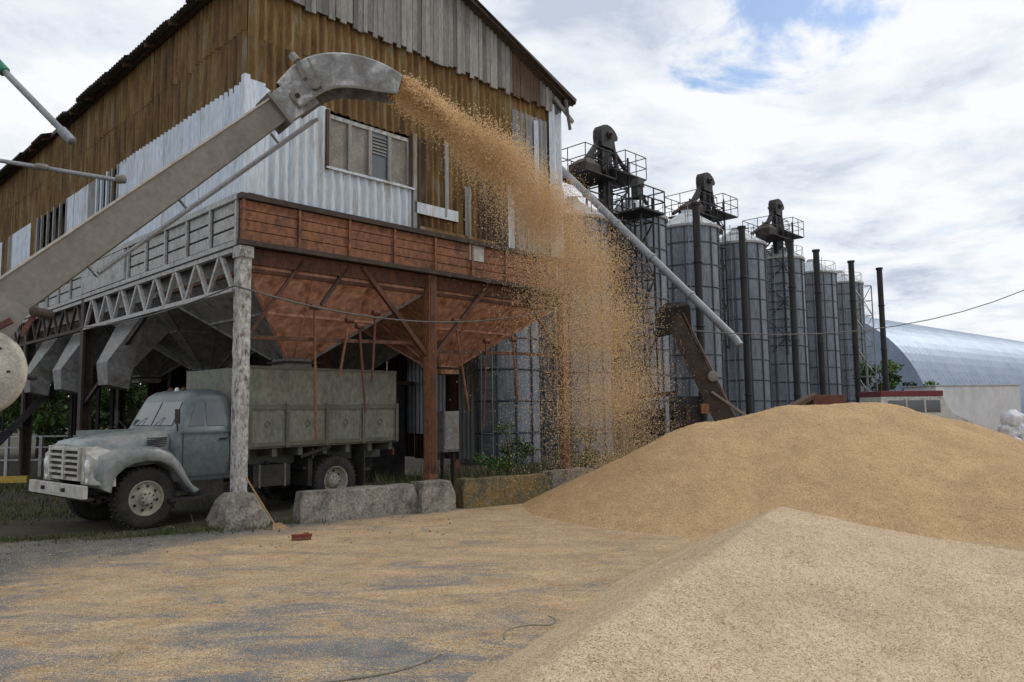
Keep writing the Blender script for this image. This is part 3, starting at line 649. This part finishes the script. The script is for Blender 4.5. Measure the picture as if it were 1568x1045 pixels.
# cargo body
m=MB()
x0,x1=-5.40,-1.74
m.box(x0,x1,-1.2,1.2,1.24,1.30,cargoD)
for y in(-.55,.55): m.box(x0,x1,y-.06,y+.06,.9,1.24,cargoD)
for k in range(7): m.box(x0+.1+k*.58,x0+.2+k*.58,-1.15,1.15,1.08,1.24,cargoD)
for s_ in(-1,1):
    ya,yb=sorted((s_*1.17,s_*1.21)); m.box(x0,x1,ya,yb,1.30,2.02,cargoM)
    ya,yb=sorted((s_*1.14,s_*1.17)); m.box(x0+.02,x1-.02,ya,yb,2.06,2.78,cargoM)
    ya,yb=sorted((s_*1.17,s_*1.235)); 
    m.box(x0,x1,ya,yb+.0,1.98,2.07,cargoD); m.box(x0,x1,ya,yb+.003,1.28,1.36,cargoD)
    ya,yb=sorted((s_*1.21,s_*1.25))
    for x in(x0,x0+.93,x0+1.86,x0+2.79,x1-.07): m.box(x,x+.07,ya,yb,1.25,2.09,cargoD)
    for x in(x0+.5,x0+1.42,x0+2.35,x0+3.25):
        m.beam((x-.06,s_*1.216,1.70),(x,s_*1.216,1.77),.012,.012,cargoD);m.beam((x+.06,s_*1.216,1.70),(x,s_*1.216,1.77),.012,.012,cargoD);m.beam((x-.06,s_*1.216,1.70),(x,s_*1.216,1.63),.012,.012,cargoD);m.beam((x+.06,s_*1.216,1.70),(x,s_*1.216,1.63),.012,.012,cargoD)
    ya,yb=sorted((s_*1.13,s_*1.19)); m.box(x0,x1,ya,yb,2.76,2.81,cargoD)
for x in(x0,x1-.04): m.box(x,x+.04,-1.17,1.17,1.3,2.79,cargoM)
m.box(x0+.05,x1-.05,-1.12,1.12,1.3,2.3,grain)
for s_ in(-1,1):
    m.cyl((x0-.03,s_*1.1,1.5),(x0-.03,s_*1.1,2.7),.02,chas,6); m.box(x0-.05,x0,s_*.95-.1,s_*.95+.1,.95,1.1,redm)
m.beam((-3.6,1.2,1.22),(-2.9,1.2,1.05),.04,.06,chas); m.beam((-3.2,1.16,1.2),(-3.2,1.16,1.0),.04,.06,chas)
m.finish('cargo_body',trk,.006)

# ------------------------------------------------------------------ grain thrower conveyor
th=empty('grain_thrower_conveyor')
m=MB()
A=Vector((-6.25,8.85,3.10));B=Vector((-3.38,11.0,6.55)); d=(B-A).normalized()
a=d.cross(Vector((0,0,1))).normalized(); up=a.cross(d).normalized()
m.beam(A,B,.44,.46,boomM,.40,.36)
for s_ in(-1,1): 
    m.beam(A+a*s_*.225+up*.235,B+a*s_*.205+up*.185,.045,.03,boomT)
m.beam(A+up*.232,B+up*.183,.36,.012,boomM,.34,.012)
for k in (.33,.66):
    c=A.lerp(B,k); m.beam(c-a*.235-d*.02,c-a*.235+d*.02,.012,.42-.05*k,boomM)
m.finish('boom',th,.008)
m=MB()
m.beam(B-d*.22,B+d*.36,.48,.46,boomH,.48,.52)
pts=[B+d*.10+up*.03,Vector((-3.02,11.03,6.92)),Vector((-2.7,11.06,7.04)),Vector((-2.35,11.12,7.05)),Vector((-2.0,11.2,6.99)),Vector((-1.70,11.28,6.91))]
hs=[.52,.60,.58,.55,.48,.34]; rings=[]
sd=Vector((.22,-.95,0)).normalized()
def interp(P_,n=4):
    o=[]
    for i in range(len(P_)-1):
        p0=P_[max(i-1,0)];p1=P_[i];p2=P_[i+1];p3=P_[min(i+2,len(P_)-1)]
        for k in range(n):
            t=k/n; o.append(.5*((2*p1)+(p2-p0)*t+(2*p0-5*p1+4*p2-p3)*t*t+(3*p1-p0-3*p2+p3)*t**3))
    o.append(P_[-1]); return o
pf=interp(pts); hf=[v_.x for v_ in interp([Vector((h,0,0)) for h in hs])]; nL=len(pf)
for i,(p,h) in enumerate(zip(pf,hf)):
    tg=(pf[min(i+1,nL-1)]-pf[max(i-1,0)]).normalized(); u2=sd.cross(tg).normalized()
    if u2.z<0:u2=-u2
    wdt=.24-.03*i/nL
    rings.append([p+sd*wdt-u2*h/2,p+sd*wdt+u2*h*.40,p+sd*wdt*.65+u2*h/2,p-sd*wdt*.65+u2*h/2,p-sd*wdt+u2*h*.40,p-sd*wdt-u2*h/2])
m.loft(rings,boomH,closed=False,caps=False,sm=False)
for i in(0,5): m.beam(rings[i][0],rings[i][1],.03,.02,boomM)
for r0,r1 in zip(rings[:-1],rings[1:]): m.beam(r0[0],r1[0],.02,.035,boomM)
c=B+d*.1
for s_ in(-1,1):
    m.cyl(c+a*s_*.245,c+a*s_*.28,.10,boomM,18); m.cyl(c+a*s_*.28,c+a*s_*.31,.035,steelD,10)
m.beam(B-d*.24+up*.26,B-d*.24-up*.27,.54,.05,boomM,up=d)
m.cyl(Vector((-2.88,10.80,6.78)),Vector((-2.88,10.77,6.78)),.08,boomM,18)
m.beam((-3.18,10.75,7.18),(-3.02,10.75,6.85),.06,.06,boomM); m.cyl((-3.22,10.74,7.22),(-3.14,10.74,7.12),.06,boomM,8)
m.finish('spout',th,.006)
m=MB()
m.cyl(A.lerp(B,.25)-up*.35-a*.1,B+d*.35-up*.42-a*.1,.028,pipeG,8)
m.cyl(A.lerp(B,.25)-up*.35+a*.2,B+d*.1-up*.4+a*.2,.018,pipeG,8)
for k in (.25,.55,.9): m.cyl(A.lerp(B,k)-up*.2,A.lerp(B,k)-up*.38,.02,pipeG,6)
m.cyl((-7.4,10.1,5.5),(-5.2,9.75,5.02),.03,pipeG,8); m.cyl((-6.4,9.9,5.28),(-6.25,9.88,5.25),.045,boomM,8)
m.lathe([(0,0),(.06,0),(.06,.1),(0,.1)],(-5.2,9.7,5.02),(1,0,0),boomM,10)
m.cyl((-7.15,10.0,6.85),(-6.05,10.0,5.72),.045,pipeG,10); m.cyl((-7.12,10.0,6.82),(-6.97,10.0,6.66),.075,green,10); m.cyl((-6.15,10.0,5.82),(-6.0,10.0,5.66),.065,pipeG,10)
m.finish('struts',th)
m=MB()
m.loft([[A+a*.26+up*.27+d*.25,A-a*.26+up*.27+d*.25,A-a*.26-up*.25+d*.35,A+a*.26-up*.25+d*.35],
        [A+a*.34+up*.30-d*.5,A-a*.34+up*.30-d*.5,A-a*.34-up*.5-d*.4,A+a*.34-up*.5-d*.4],
        [Vector((-6.9,8.2,2.9)),Vector((-7.3,8.7,2.9)),Vector((-7.0,8.9,2.1)),Vector((-6.5,8.4,2.1))]],boomM,sm=False)
m.lathe([(0,0),(.48,0),(.50,.02),(.50,.10),(.46,.12),(.14,.13),(.14,.17),(0,.17)],(-6.14,8.7,2.42),(.1,-1,0),boomT,40)
for i in range(8):
    th_=2*math.pi*i/8; m.cyl((-6.14+.38*math.cos(th_),8.585,2.42+.38*math.sin(th_)),(-6.14+.38*math.cos(th_),8.555,2.42+.38*math.sin(th_)),.016,steelD,6)
m.cyl((-6.05,8.6,2.4),(-6.05,9.5,2.4),.04,steelD)
m.beam((-5.78,8.62,3.02),(-6.3,8.56,2.72),.04,.07,redm); m.beam((-5.60,8.75,3.1),(-5.72,8.7,2.85),.05,.05,redm); m.cyl((-5.55,8.65,3.12),(-5.55,8.95,3.12),.06,steelB,12)
m.box(-7.4,-6.5,8.2,9.0,.5,2.6,boomM); m.box(-8.6,-6.4,8.0,9.2,.45,.6,redm); m.beam((-6.6,8.6,.6),(-6.35,8.75,2.0),.08,.08,redm)
for x in(-8.3,-6.8):
    for y in(7.95,9.25): m.lathe([(0,-.09),(.15,-.09),(.2,-.1),(.34,-.08),(.36,0),(.34,.08),(.2,.1),(.15,.09),(0,.09)],(x,y,.36),(0,1,0),tire,24)
m.finish('drive_base',th)

# ------------------------------------------------------------------ silos
def silo(x,y,H=11.4,r=1.55):
    m=MB(); prof=[]; z=0; i=0
    while z<H: prof.append((r+.012*(1 if i%2 else -1),z)); z+=.075; i+=1
    prof.append((r,H)); m.lathe(prof,(0,0,0),(0,0,1),siloM,40)
    k=1.12
    z=k
    while z<H: m.lathe([(r+.01,z-.04),(r+.035,z-.03),(r+.035,z+.03),(r+.01,z+.04)],(0,0,0),(0,0,1),siloR,40); z+=k
    for i in range(14):
        a=2*math.pi*i/14+.1; p=Vector((math.cos(a)*(r+.03),math.sin(a)*(r+.03),0)); m.beam(p,p+Vector((0,0,H)),.06,.05,siloR,up=(math.cos(a),math.sin(a),0))
    m.lathe([(r+.10,H-.05),(r+.12,H),(r*.35,H+.78),(.28,H+.85),(.28,H+1.05),(0,H+1.1)],(0,0,0),(0,0,1),roofS,40,False)
    m.lathe([(r,H-.12),(r+.1,H-.12),(r+.10,H-.05)],(0,0,0),(0,0,1),roofS,40)
    for i in range(20):
        a=2*math.pi*i/20; m.beam((math.cos(a)*(r+.1),math.sin(a)*(r+.1),H+.02),(math.cos(a)*.35,math.sin(a)*.35,H+.87),.04,.04,roofS)
    a=-1.9; c=Vector((math.cos(a)*(r+.15),math.sin(a)*(r+.15),0)); t=Vector((-math.sin(a),math.cos(a),0))
    for s_ in(-1,1): m.cyl(c+t*.2*s_,c+t*.2*s_+Vector((0,0,H+.9)),.02,pipeG,5)
    for k in range(int(H/.4)): m.cyl(c-t*.2+Vector((0,0,.3+k*.4)),c+t*.2+Vector((0,0,.3+k*.4)),.012,pipeG,4)
    m.box(-.4,.1,-.9,-.4,H+.35,H+.62,roofS)
    for i in range(12):
        a=2*math.pi*i/12; m.cyl((math.cos(a)*r,math.sin(a)*r,H),(math.cos(a)*r,math.sin(a)*r,H+.7),.015,steelD,4)
        a2=2*math.pi*(i+1)/12
        m.cyl((math.cos(a)*r,math.sin(a)*r,H+.7),(math.cos(a2)*r,math.sin(a2)*r,H+.7),.015,steelD,4)
    m.finish('grain_silo',None,0,(x,y,0),random.uniform(-.3,.3))
for x,y,h in((-.5,28,8.6),(2.6,31,9.7),(5.6,34,10.5),(9.1,38,11.0),(13,42.5,11.1),(16.9,47,11.1),(20.9,51.6,11.0),(24.8,56.1,11.0)): silo(x,y,h)

def rail(m,x0,x1,y0,y1,z,h=1.0,mat=steelD,r=.03):
    P_=[(x0,y0),(x1,y0),(x1,y1),(x0,y1)]
    for i in range(4):
        a=P_[i];b_=P_[(i+1)%4]; n=max(2,int(math.dist(a,b_)/.7))
        for k in range(n):
            x=a[0]+(b_[0]-a[0])*k/n;y=a[1]+(b_[1]-a[1])*k/n; m.cyl((x,y,z),(x,y,z+h),r,mat,5)
        for hh in(.5*h,h): m.cyl((*a,z+hh),(*b_,z+hh),r,mat,5)
def lattice(m,x0,x1,y0,y1,z0,z1,mat,w=.07,st=1.2):
    P_=[(x0,y0),(x1,y0),(x1,y1),(x0,y1)]
    for p in P_: m.beam((*p,z0),(*p,z1),w,w,mat)
    n=int((z1-z0)/st)
    for k in range(n):
        za=z0+k*st;zb=za+st
        for i in range(4):
            a=P_[i];b_=P_[(i+1)%4]; m.beam((*a,zb),(*b_,zb),w*.7,w*.7,mat)
            if (k+i)%2: m.beam((*a,za),(*b_,zb),w*.6,w*.6,mat)
            else: m.beam((*b_,za),(*a,zb),w*.6,w*.6,mat)
def elevator(x,y,zt,spouts):
    m=MB()
    for s_ in(-1,1): m.box(s_*.25-.11,s_*.25+.11,-.14,.14,0,zt-.9,steelD)
    lattice(m,-.6,.9,-.6,.6,5,zt-1.4,steelD,.07,1.1)
    z=zt-2.3
    m.box(-.6,1.9,-.9,.9,z,z+.06,steelD); rail(m,.3,1.9,-.9,.9,z+.06,1.0,steelD,.022)
    z2=zt-2.75
    m.box(-2.4,-.4,-.9,.9,z2,z2+.06,steelD); rail(m,-2.6,-.5,-.95,.95,z2+.06,1.05,steelD,.022)
    m.loft([[(-2.0,-.45,z2+.1),(-.9,-.45,z2+.1),(-.9,.45,z2+.1),(-2.0,.45,z2+.1)],[(-2.0,-.45,z2+.6),(-.9,-.45,z2+.6),(-.9,.45,z2+.6),(-2.0,.45,z2+.6)],[(-1.6,-.25,z2+.9),(-1.1,-.25,z2+.9),(-1.1,.25,z2+.9),(-1.6,.25,z2+.9)]],steelB,sm=False)
    pr=[(-.46,-.9),(-.52,-.45),(-.50,-.15),(-.36,.06),(-.1,.14),(.2,.12),(.42,.02),(.58,-.1),(.70,-.28),(.66,-.42),(.42,-.5),(.38,-.9)]
    m.loft([[(px_,yy_,zt+pz_-.15) for px_,pz_ in pr] for yy_ in(-.24,.24)],steelD,sm=False)
    m.cyl((0,-.45,zt-.45),(0,.5,zt-.45),.07,steelB,12); m.cyl((.05,-.32,zt-.45),(.05,-.28,zt-.45),.18,steelB,16); m.cyl((.15,.3,zt-.95),(.6,.3,zt-.95),.14,pipeG,10)
    m.beam((-.3,0,zt-.7),(-1.3,0,z2+.95),.2,.2,steelD); m.beam((.55,0,zt-.5),(1.0,0,z+.1),.16,.16,steelD)
    for q in spouts: m.cyl((.4,0,zt-.8),q,.10,steelB,8)
    m.finish('bucket_elevator',None,0,(x,y,0),TH)
elevator(4.25,32.6,14.5,[(-3.6,.3,11.0),(4.0,.5,11.8)]); elevator(10.6,39.9,14.6,[(3.5,1.0,12.0),(-2.5,.5,12.0)]); elevator(16.6,46.0,14.8,[(4,1,12.0),(-3,.5,12.0)])
m=MB(); lattice(m,-.45,.45,-.45,.45,0,10.6,steelD,.07,1.2)
m.box(-.8,.8,-.8,.8,9.9,9.98,steelD); rail(m,-.8,.8,-.8,.8,9.98,.9); m.box(-.2,.2,-.16,.16,10.6,11.2,steelD); m.loft([[(-.26,-.2,11.1),(.26,-.2,11.1),(.26,.2,11.1),(-.26,.2,11.1)],[(-.1,-.16,11.45),(.3,-.16,11.4),(.3,.16,11.4),(-.1,.16,11.45)]],steelD,sm=False)
m.finish('ladder_tower',None,0,(5.3,30.6,0),TH)
m=MB(); lattice(m,-.35,.35,-.35,.35,0,9.0,pipeG,.05,.9); m.finish('lattice_mast',None,0,(21.0,44.5,0),.4)
for x,y,h in((7.27,28.8,9.8),(10.15,32.4,9.7),(13.3,35.2,9.7),(15.3,37.1,9.6),(18.4,40.1,9.6),(21.0,42.3,9.6)):
    m=MB(); m.cyl((0,0,0),(0,0,h),.15,blackP,12); m.cyl((0,0,h),(0,0,h+.1),.19,blackP,12)
    for z in(2.4,5,7.5): m.lathe([(.15,z),(.18,z),(.18,z+.06),(.15,z+.06)],(0,0,0),(0,0,1),blackP,12)
    m.finish('black_pipe_column',None,0,(x,y,0))
m=MB(); a_=Vector((2.0,30.4,12.0)); b_=Vector((7.1,23.9,4.1)); m.cyl(a_,b_,.135,pipeG,14)
for k in(.2,.4,.6,.8): 
    c=a_.lerp(b_,k); dd=(b_-a_).normalized(); m.cyl(c-dd*.04,c+dd*.04,.17,pipeG,14)
m.cyl(b_,b_+Vector((.12,-.12,-.25)),.14,pipeG,14); m.cyl(a_.lerp(b_,.6),(5.3,30.4,10),.02,steelD,5)
m.finish('spout_pipe')

# dark inclined loader by the pile
m=MB()
a_=Vector((4.35,20.0,4.3)); b_=Vector((5.6,19.6,1.3)); dd=(b_-a_).normalized()
m.beam(a_,b_,.7,.45,steelB); m.beam(a_+Vector((.26,-.05,.1)),b_+Vector((.26,-.05,.1)),.74,.05,brownw)
m.loft([[(3.95,19.7,3.8),(4.75,19.7,4.0),(4.75,20.3,4.0),(3.95,20.3,3.8)],[(3.9,19.65,4.5),(4.7,19.65,4.6),(4.7,20.35,4.6),(3.9,20.35,4.5)],[(4.1,19.75,4.68),(4.55,19.75,4.70),(4.55,20.25,4.70),(4.1,20.25,4.68)]],darkin,sm=False)
m.beam((5.1,19.5,2.75),(5.9,19.3,1.2),.07,.09,boomM); m.beam((5.0,19.5,2.4),(5.5,19.3,1.3),.06,.08,boomM); m.beam((5.1,19.3,2.3),(6.2,19.3,1.5),.08,.06,boomM)
m.lathe([(0,0),(.13,0),(.14,.06),(.1,.07),(.04,.08),(0,.08)],(5.15,19.35,2.7),(0,-1,0),boomM,18)
m.beam((4.5,19.5,2.0),(4.6,19.5,.0),.1,.1,steelB); m.beam((5.7,19.8,1.8),(5.9,20,0),.1,.1,steelB)
m.box(4.2,4.9,19.7,20.3,1.0,2.2,steelD); m.box(4.85,5.05,19.4,19.6,1.75,2.0,orange)
for y in(19.4,20.6): m.lathe([(0,-.09),(.34,-.08),(.36,0),(.34,.08),(0,.09)],(5.2,y,.36),(0,1,0),tire,20)
m.beam((3.2,20.4,2.2),(4.4,20.1,2.3),.12,.12,steelB); m.beam((3.3,20.4,2.6),(3.2,20.4,0),.08,.08,steelB); m.box(3.2,4.1,20.4,21.2,.2,1.9,steelD)
m.finish('inclined_belt_loader',None,.005)
m=MB(); m.beam((6.6,20.0,1.5),(8.4,21.0,2.2),.25,.12,brownw); m.beam((6.6,20.2,0),(6.8,20.1,1.5),.1,.1,steelB); m.beam((8.2,21,0),(8.3,20.9,2.1),.1,.1,steelB); m.box(8.3,9.2,20.8,21.4,1.3,2.2,redm); m.box(8.3,9.2,20.8,21.4,0.3,1.29,steelB)
m.finish('feed_trough',None,.01)

# ------------------------------------------------------------------ hangar
m=MB(); Rd=10.6; n=40; Lh=95; hx=Vector((27,69,0))
ns=190
vs=[];fs=[]
for j in range(ns+1):
    rr_=Rd+(.10 if j%2 else 0)
    for i in range(n+1):
        a=math.pi*i/n; vs.append((j*Lh/ns,-rr_*math.cos(a),rr_*math.sin(a)))
for j in range(ns):
    for i in range(n): o=j*(n+1)+i; fs.append((o,o+1,o+n+2,o+n+1))
m.add(vs,fs,hangM,False)
m.add([(0,-Rd*math.cos(math.pi*i/n),Rd*math.sin(math.pi*i/n)) for i in range(n+1)],[tuple(range(n+1))],hangM)
m.box(-.1,0,-2.5,2.5,0,5,steelD)
m.box(0,Lh,-Rd-.1,-Rd+.6,0,.6,conc)
m.finish('arched_hangar',None,0,tuple(hx),R(41))

def wheels4(m,xs_,w_,r=.34):
    for x in xs_:
        for s_ in(-1,1): m.lathe([(0,-.1),(r*.9,-.1),(r,-.07),(r,.07),(r*.9,.1),(0,.1)],(x,s_*w_,r),(0,1,0),tire,20)
m=MB()
m.loft([[(-2.2,-.9,.4),(2.1,-.9,.4),(2.1,.9,.4),(-2.2,.9,.4)],[(-2.2,-.92,1.2),(2.2,-.92,1.1),(2.2,.92,1.1),(-2.2,.92,1.2)],[(-2.15,-.88,1.5),(1.3,-.88,1.5),(1.3,.88,1.5),(-2.15,.88,1.5)],[(-2.1,-.8,2.25),(.9,-.8,2.25),(.9,.8,2.25),(-2.1,.8,2.25)],[(-1.9,-.65,2.45),(.6,-.65,2.45),(.6,.65,2.45),(-1.9,.65,2.45)]],cabW,sm=False)
m.box(-2.12,.92,-.83,.83,2.28,2.52,maroon); m.box(-1.8,.7,-.9,-.86,1.55,2.1,glass)
for x in(-1.0,-.1): m.box(x,x+.08,-.92,-.87,1.5,2.2,cabW)
wheels4(m,(-1.4,1.4),.85); m.finish('parked_van',None,.03,(18.3,34.5,0),R(8))
m=MB(); m.box(-2.3,2.3,-1.1,1.1,.5,2.75,trailM); m.box(-2.35,2.35,-1.15,1.15,2.75,2.82,greyP); m.box(-2.3,2.3,-1.12,-1.1,.5,.62,greyP)
m.box(-2.3,2.3,-.9,.9,.35,.5,chas); wheels4(m,(-1.5,1.5),.9,.36); m.finish('cargo_trailer',None,.01,(22.2,37.3,0),R(10))
m=MB()
for k in range(24):
    x=(k%8)*.62+random.uniform(-.1,.1); z=(k//8)*.50+random.uniform(-.03,.03); y=random.uniform(-.25,.25); w_=.33
    if k//8==2 and k%3==0: continue
    rg=[]
    for zz_,f_ in((0,.8),(.12,1),(.34,1.05),(.46,.9),(.54,.45),(.66,.12)): rg.append([(x+w_*f_*math.copysign(abs(math.cos(a))**.6,math.cos(a))*random.uniform(.88,1.08),y+w_*f_*math.copysign(abs(math.sin(a))**.6,math.sin(a))*random.uniform(.88,1.08),z+zz_) for a in [2*math.pi*i/14 for i in range(14)]])
    m.loft(rg,bagM,sm=True)
m.finish('bulk_bag_stack',None,0,(20.5,31.4,0),R(15))

# ------------------------------------------------------------------ stairs, fence, left
m=MB()
a_=Vector((-15.6,21.2,0));b_=Vector((-13.4,22.6,3.2)); dd=(b_-a_); pe=Vector((-dd.y,dd.x,0)).normalized()
for s_ in(0,.9): m.beam(a_+pe*s_,b_+pe*s_,.05,.2,steelD)
for k in range(15):
    c=a_.lerp(b_,(k+.5)/15); m.beam(c,c+pe*.9,.26,.04,steelB)
for s_ in(0,.9):
    m.cyl(a_+pe*s_+Vector((0,0,1)),b_+pe*s_+Vector((0,0,1)),.025,steelD,6)
    for k in range(6): c=a_.lerp(b_,k/5)+pe*s_; m.cyl(c,c+Vector((0,0,1)),.02,steelD,5)
m.box(-13.4,-12.4,22.6,23.6,3.15,3.22,steelD)
for p in((-13.3,22.7),(-12.5,22.7),(-12.5,23.5),(-13.3,23.5)): m.beam((*p,0),(*p,3.2),.09,.09,steelD)
m.finish('metal_staircase')
m=MB()
for k in range(8): m.box(-17.5+k*1.1,-17.4+k*1.1,24.4,24.5,0,1.3,greyP)
for z in(.5,.9,1.25): m.box(-17.5,-9.7,24.42,24.48,z,z+.05,greyP)
m.box(-19,-13.4,20.9,21.05,.1,.28,yellow)
m.finish('yard_fence')
m=MB(); m.box(0,.5,0,.35,.9,1.9,hopG); m.box(.02,.48,-.02,0,.95,1.85,hopG); m.box(.05,.1,.1,.2,0,.9,chas); m.box(.4,.45,.1,.2,0,.9,chas); m.finish('electrical_cabinet',None,.01,(-1.7,18.5,0),TH)

# ------------------------------------------------------------------ cables, hoses, broom
def sag(p,q,s,n=14): 
    p=Vector(p);q=Vector(q); return [p.lerp(q,i/n)-Vector((0,0,s*4*(i/n)*(1-i/n))) for i in range(n+1)]
m=MB(); m.cable(sag((-4.75,12.75,4.1),(.9,18.0,4.3),.45)+sag((.9,18.0,4.3),(24,30.5,8.0),1.7)[1:],.017,rubber)
m.cable(sag((-10.8,18.6,4.1),(-4.75,12.75,4.1),.15),.014,rubber)
m.finish('overhead_cable')
m=MB(); m.cyl((24,30.5,0),(24,30.5,8.3),.14,wood,10,.1); m.beam((23.3,30.5,7.9),(24.7,30.5,7.9),.1,.1,wood); 
for x in(23.4,24,24.6): m.cyl((x,30.5,7.95),(x,30.5,8.15),.05,lampM,8)
m.finish('utility_pole')
def hose(name,pts,r):
    outp=interp([Vector(p) for p in pts],6)
    m=MB(); m.cable([(p.x,p.y,float(max(hgt(np.array([p.x]),np.array([p.y]))[0],0))+r*.6) for p in outp],r,ropeM); m.finish(name)
hose('ground_hose',[(-2.5,4.8,0),(-2.1,5.15,0),(-1.7,5.42,0),(-1.3,5.52,0),(-.95,5.66,0),(-.7,5.9,0),(-.6,6.1,0)],.012)
hose('ground_rope',[(-4.2,5.9,0),(-3.9,5.75,0),(-3.65,5.5,0),(-3.5,5.2,0)],.012)
hose('loose_wire',[(-.1,6.45,0),(-.08,6.7,0),(.1,6.85,0),(.3,6.85,0),(.36,7.0,0),(.3,7.15,0)],.007)
m=MB(); m.cyl((-3.95,12.65,.04),(-4.45,12.62,.85),.015,wood,8); m.loft([[(-3.95,12.5,.0),(-3.7,12.6,.0),(-3.75,12.72,.0),(-4.0,12.62,.0)],[(-3.97,12.56,.1),(-3.85,12.6,.1),(-3.87,12.66,.1),(-3.99,12.62,.1)]],wood,sm=False); m.finish('broom')
m=MB(); m.box(-.15,.15,-.03,.03,.05,.09,redb)
for k in range(24): m.cyl((-.14+k*.012,random.uniform(-.02,.02),.05),(-.145+k*.012,random.uniform(-.03,.03),.0),.005,redb,4)
m.cyl((0,0,.07),(.1,.02,.11),.010,redb,6); m.finish('red_brush',None,0,(-3.2,11.5,0),.3)
m=MB()
for k in range(140):
    x=random.uniform(-9,-1);y=11+.7*(x+8)*.6+random.uniform(-2.2,1.2); s_=random.uniform(.006,.022)
    rg=[[(x+s_*f_*math.cos(a)*random.uniform(.7,1.2),y+s_*f_*math.sin(a)*random.uniform(.7,1.2),z*s_) for a in [i*math.pi/3 for i in range(6)]] for z,f_ in((0,.9),(.6,1),(1.1,.4))]
    m.loft(rg,conc,sm=False)
m.finish('scattered_stones')

# ------------------------------------------------------------------ vegetation
def blades(name,areas,mat):
    V_=[]
    for (cx_,cy_,rx,ry,rot,n,h) in areas:
        u=rng.normal(size=(n,2))*.5; x=u[:,0]*rx; y=u[:,1]*ry
        X_=cx_+x*math.cos(rot)-y*math.sin(rot); Y_=cy_+x*math.sin(rot)+y*math.cos(rot)
        hh=h*rng.uniform(.4,1.1,n); a=rng.uniform(0,6.28,n); wd=.008+.008*rng.random(n); ln=rng.normal(0,.35,(n,2))*hh[:,None]
        p0=np.stack([X_-np.cos(a)*wd,Y_-np.sin(a)*wd,np.zeros(n)],1);p1=np.stack([X_+np.cos(a)*wd,Y_+np.sin(a)*wd,np.zeros(n)],1);p2=np.stack([X_+ln[:,0],Y_+ln[:,1],hh],1)
        V_.append(np.stack([p0,p1,p2],1))
    v=np.concatenate(V_).reshape(-1,3); f=np.arange(len(v)).reshape(-1,3); npmesh(name,v,f,mat)
blades('grass',[(-5.6,12.3,1.4,.2,.5,900,.07),(-7.4,12.0,1.2,.25,.3,600,.07),(-4.5,12.9,1.2,.5,.5,500,.10),(-2.7,14.2,2.2,.3,.6,400,.12),(-9.5,14.5,2,1,.8,900,.10),(-11,16,3,2,.8,1200,.12),(-14,20,5,2,0,3000,.2),(.4,18.0,2.2,1.0,.8,900,.25),(-.3,22,8,3,.8,2500,.4),(9,26,6,4,0,3000,.5)],grassM)
def leaves(cs,n,size):
    P_=[]
    for c,r in cs:
        d_=rng.normal(size=(n,3)); d_/=np.linalg.norm(d_,axis=1)[:,None]; rad=rng.random(n)**.45
        P_.append(np.array(c)+d_*rad[:,None]*np.array(r))
    p=np.concatenate(P_); k=len(p)
    a=rng.normal(size=(k,3)); a/=np.linalg.norm(a,axis=1)[:,None]; b_=rng.normal(size=(k,3)); b_=np.cross(a,b_); b_/=np.linalg.norm(b_,axis=1)[:,None]
    s_=(size*rng.uniform(.6,1.3,k))[:,None]
    v=np.stack([p-a*s_,p-b_*s_*.5,p+a*s_,p+b_*s_*.5],1).reshape(-1,3); return v,np.arange(k*4).reshape(-1,4)
def tree(name,x,y,h,cr,n=28,ln=130,size=.13):
    e_=empty(name,(x,y,0)); m=MB(); pts=[]
    m.cyl((0,0,0),(.1,0,h*.45),h*.035,bark,10,h*.022); m.cyl((.1,0,h*.45),(0,.1,h*.85),h*.022,bark,8,h*.006)
    for k in range(n):
        a=random.uniform(0,6.28); zz_=random.uniform(.2,1)*h; f_=math.sin(min(1,(zz_/h-.10)/.88)*math.pi*.85)+.25
        rr_=cr*f_*random.uniform(.35,1); c=(rr_*math.cos(a),rr_*math.sin(a),zz_); pts.append((c,(cr*.34*random.uniform(.6,1.2),)*2+(cr*.24,)))
        if k%2: m.cyl((.05,0,zz_*.55),c,h*.010,bark,5,h*.003)
    m.finish('trunk',e_); hlf=len(pts)//2
    v,f=leaves(pts[:hlf],ln,size); npmesh('foliage_dark',v,f,leafD,parent=e_); v,f=leaves(pts[hlf:],ln,size); npmesh('foliage_light',v,f,leafL,parent=e_)
for x,y,h,c in((-22.5,36,6.5,2.8),(-19.5,38.5,7,3.0),(-16.8,41,7,3.0),(-26,36.5,7.5,3.0),(-29,38,8,3.2),(-13.5,43.5,7,3.0)): tree('leafy_tree',x,y,h,c,32,130,.14)
for x,y in((-20.8,33.6),(-23.6,33.2),(-18.4,35.4),(-26,33.5)): tree('shrub',x,y,3.4,1.8,18,130,.10)
tree('shrub',22.5,46,4.4,1.6,16,120,.12); tree('shrub',25,47.5,3.6,1.4,14,120,.12)
tree('shrub',-.2,19.8,1.6,.8,12,160,.04); tree('shrub',2.0,21.5,1.5,.8,12,160,.04); tree('shrub',31,42,3.2,1.3,12,100,.12)
cs=[]
for k in range(170):
    a=R(-62+124*k/170)+random.uniform(-.01,.01); d_=random.uniform(150,190); cs.append(((d_*math.sin(a),d_*math.cos(a),random.uniform(2,4.5)),(6,5,random.uniform(3,5.5))))
v,f=leaves(cs,170,1.0); npmesh('distant_trees',v,f,leafD)
print('done')
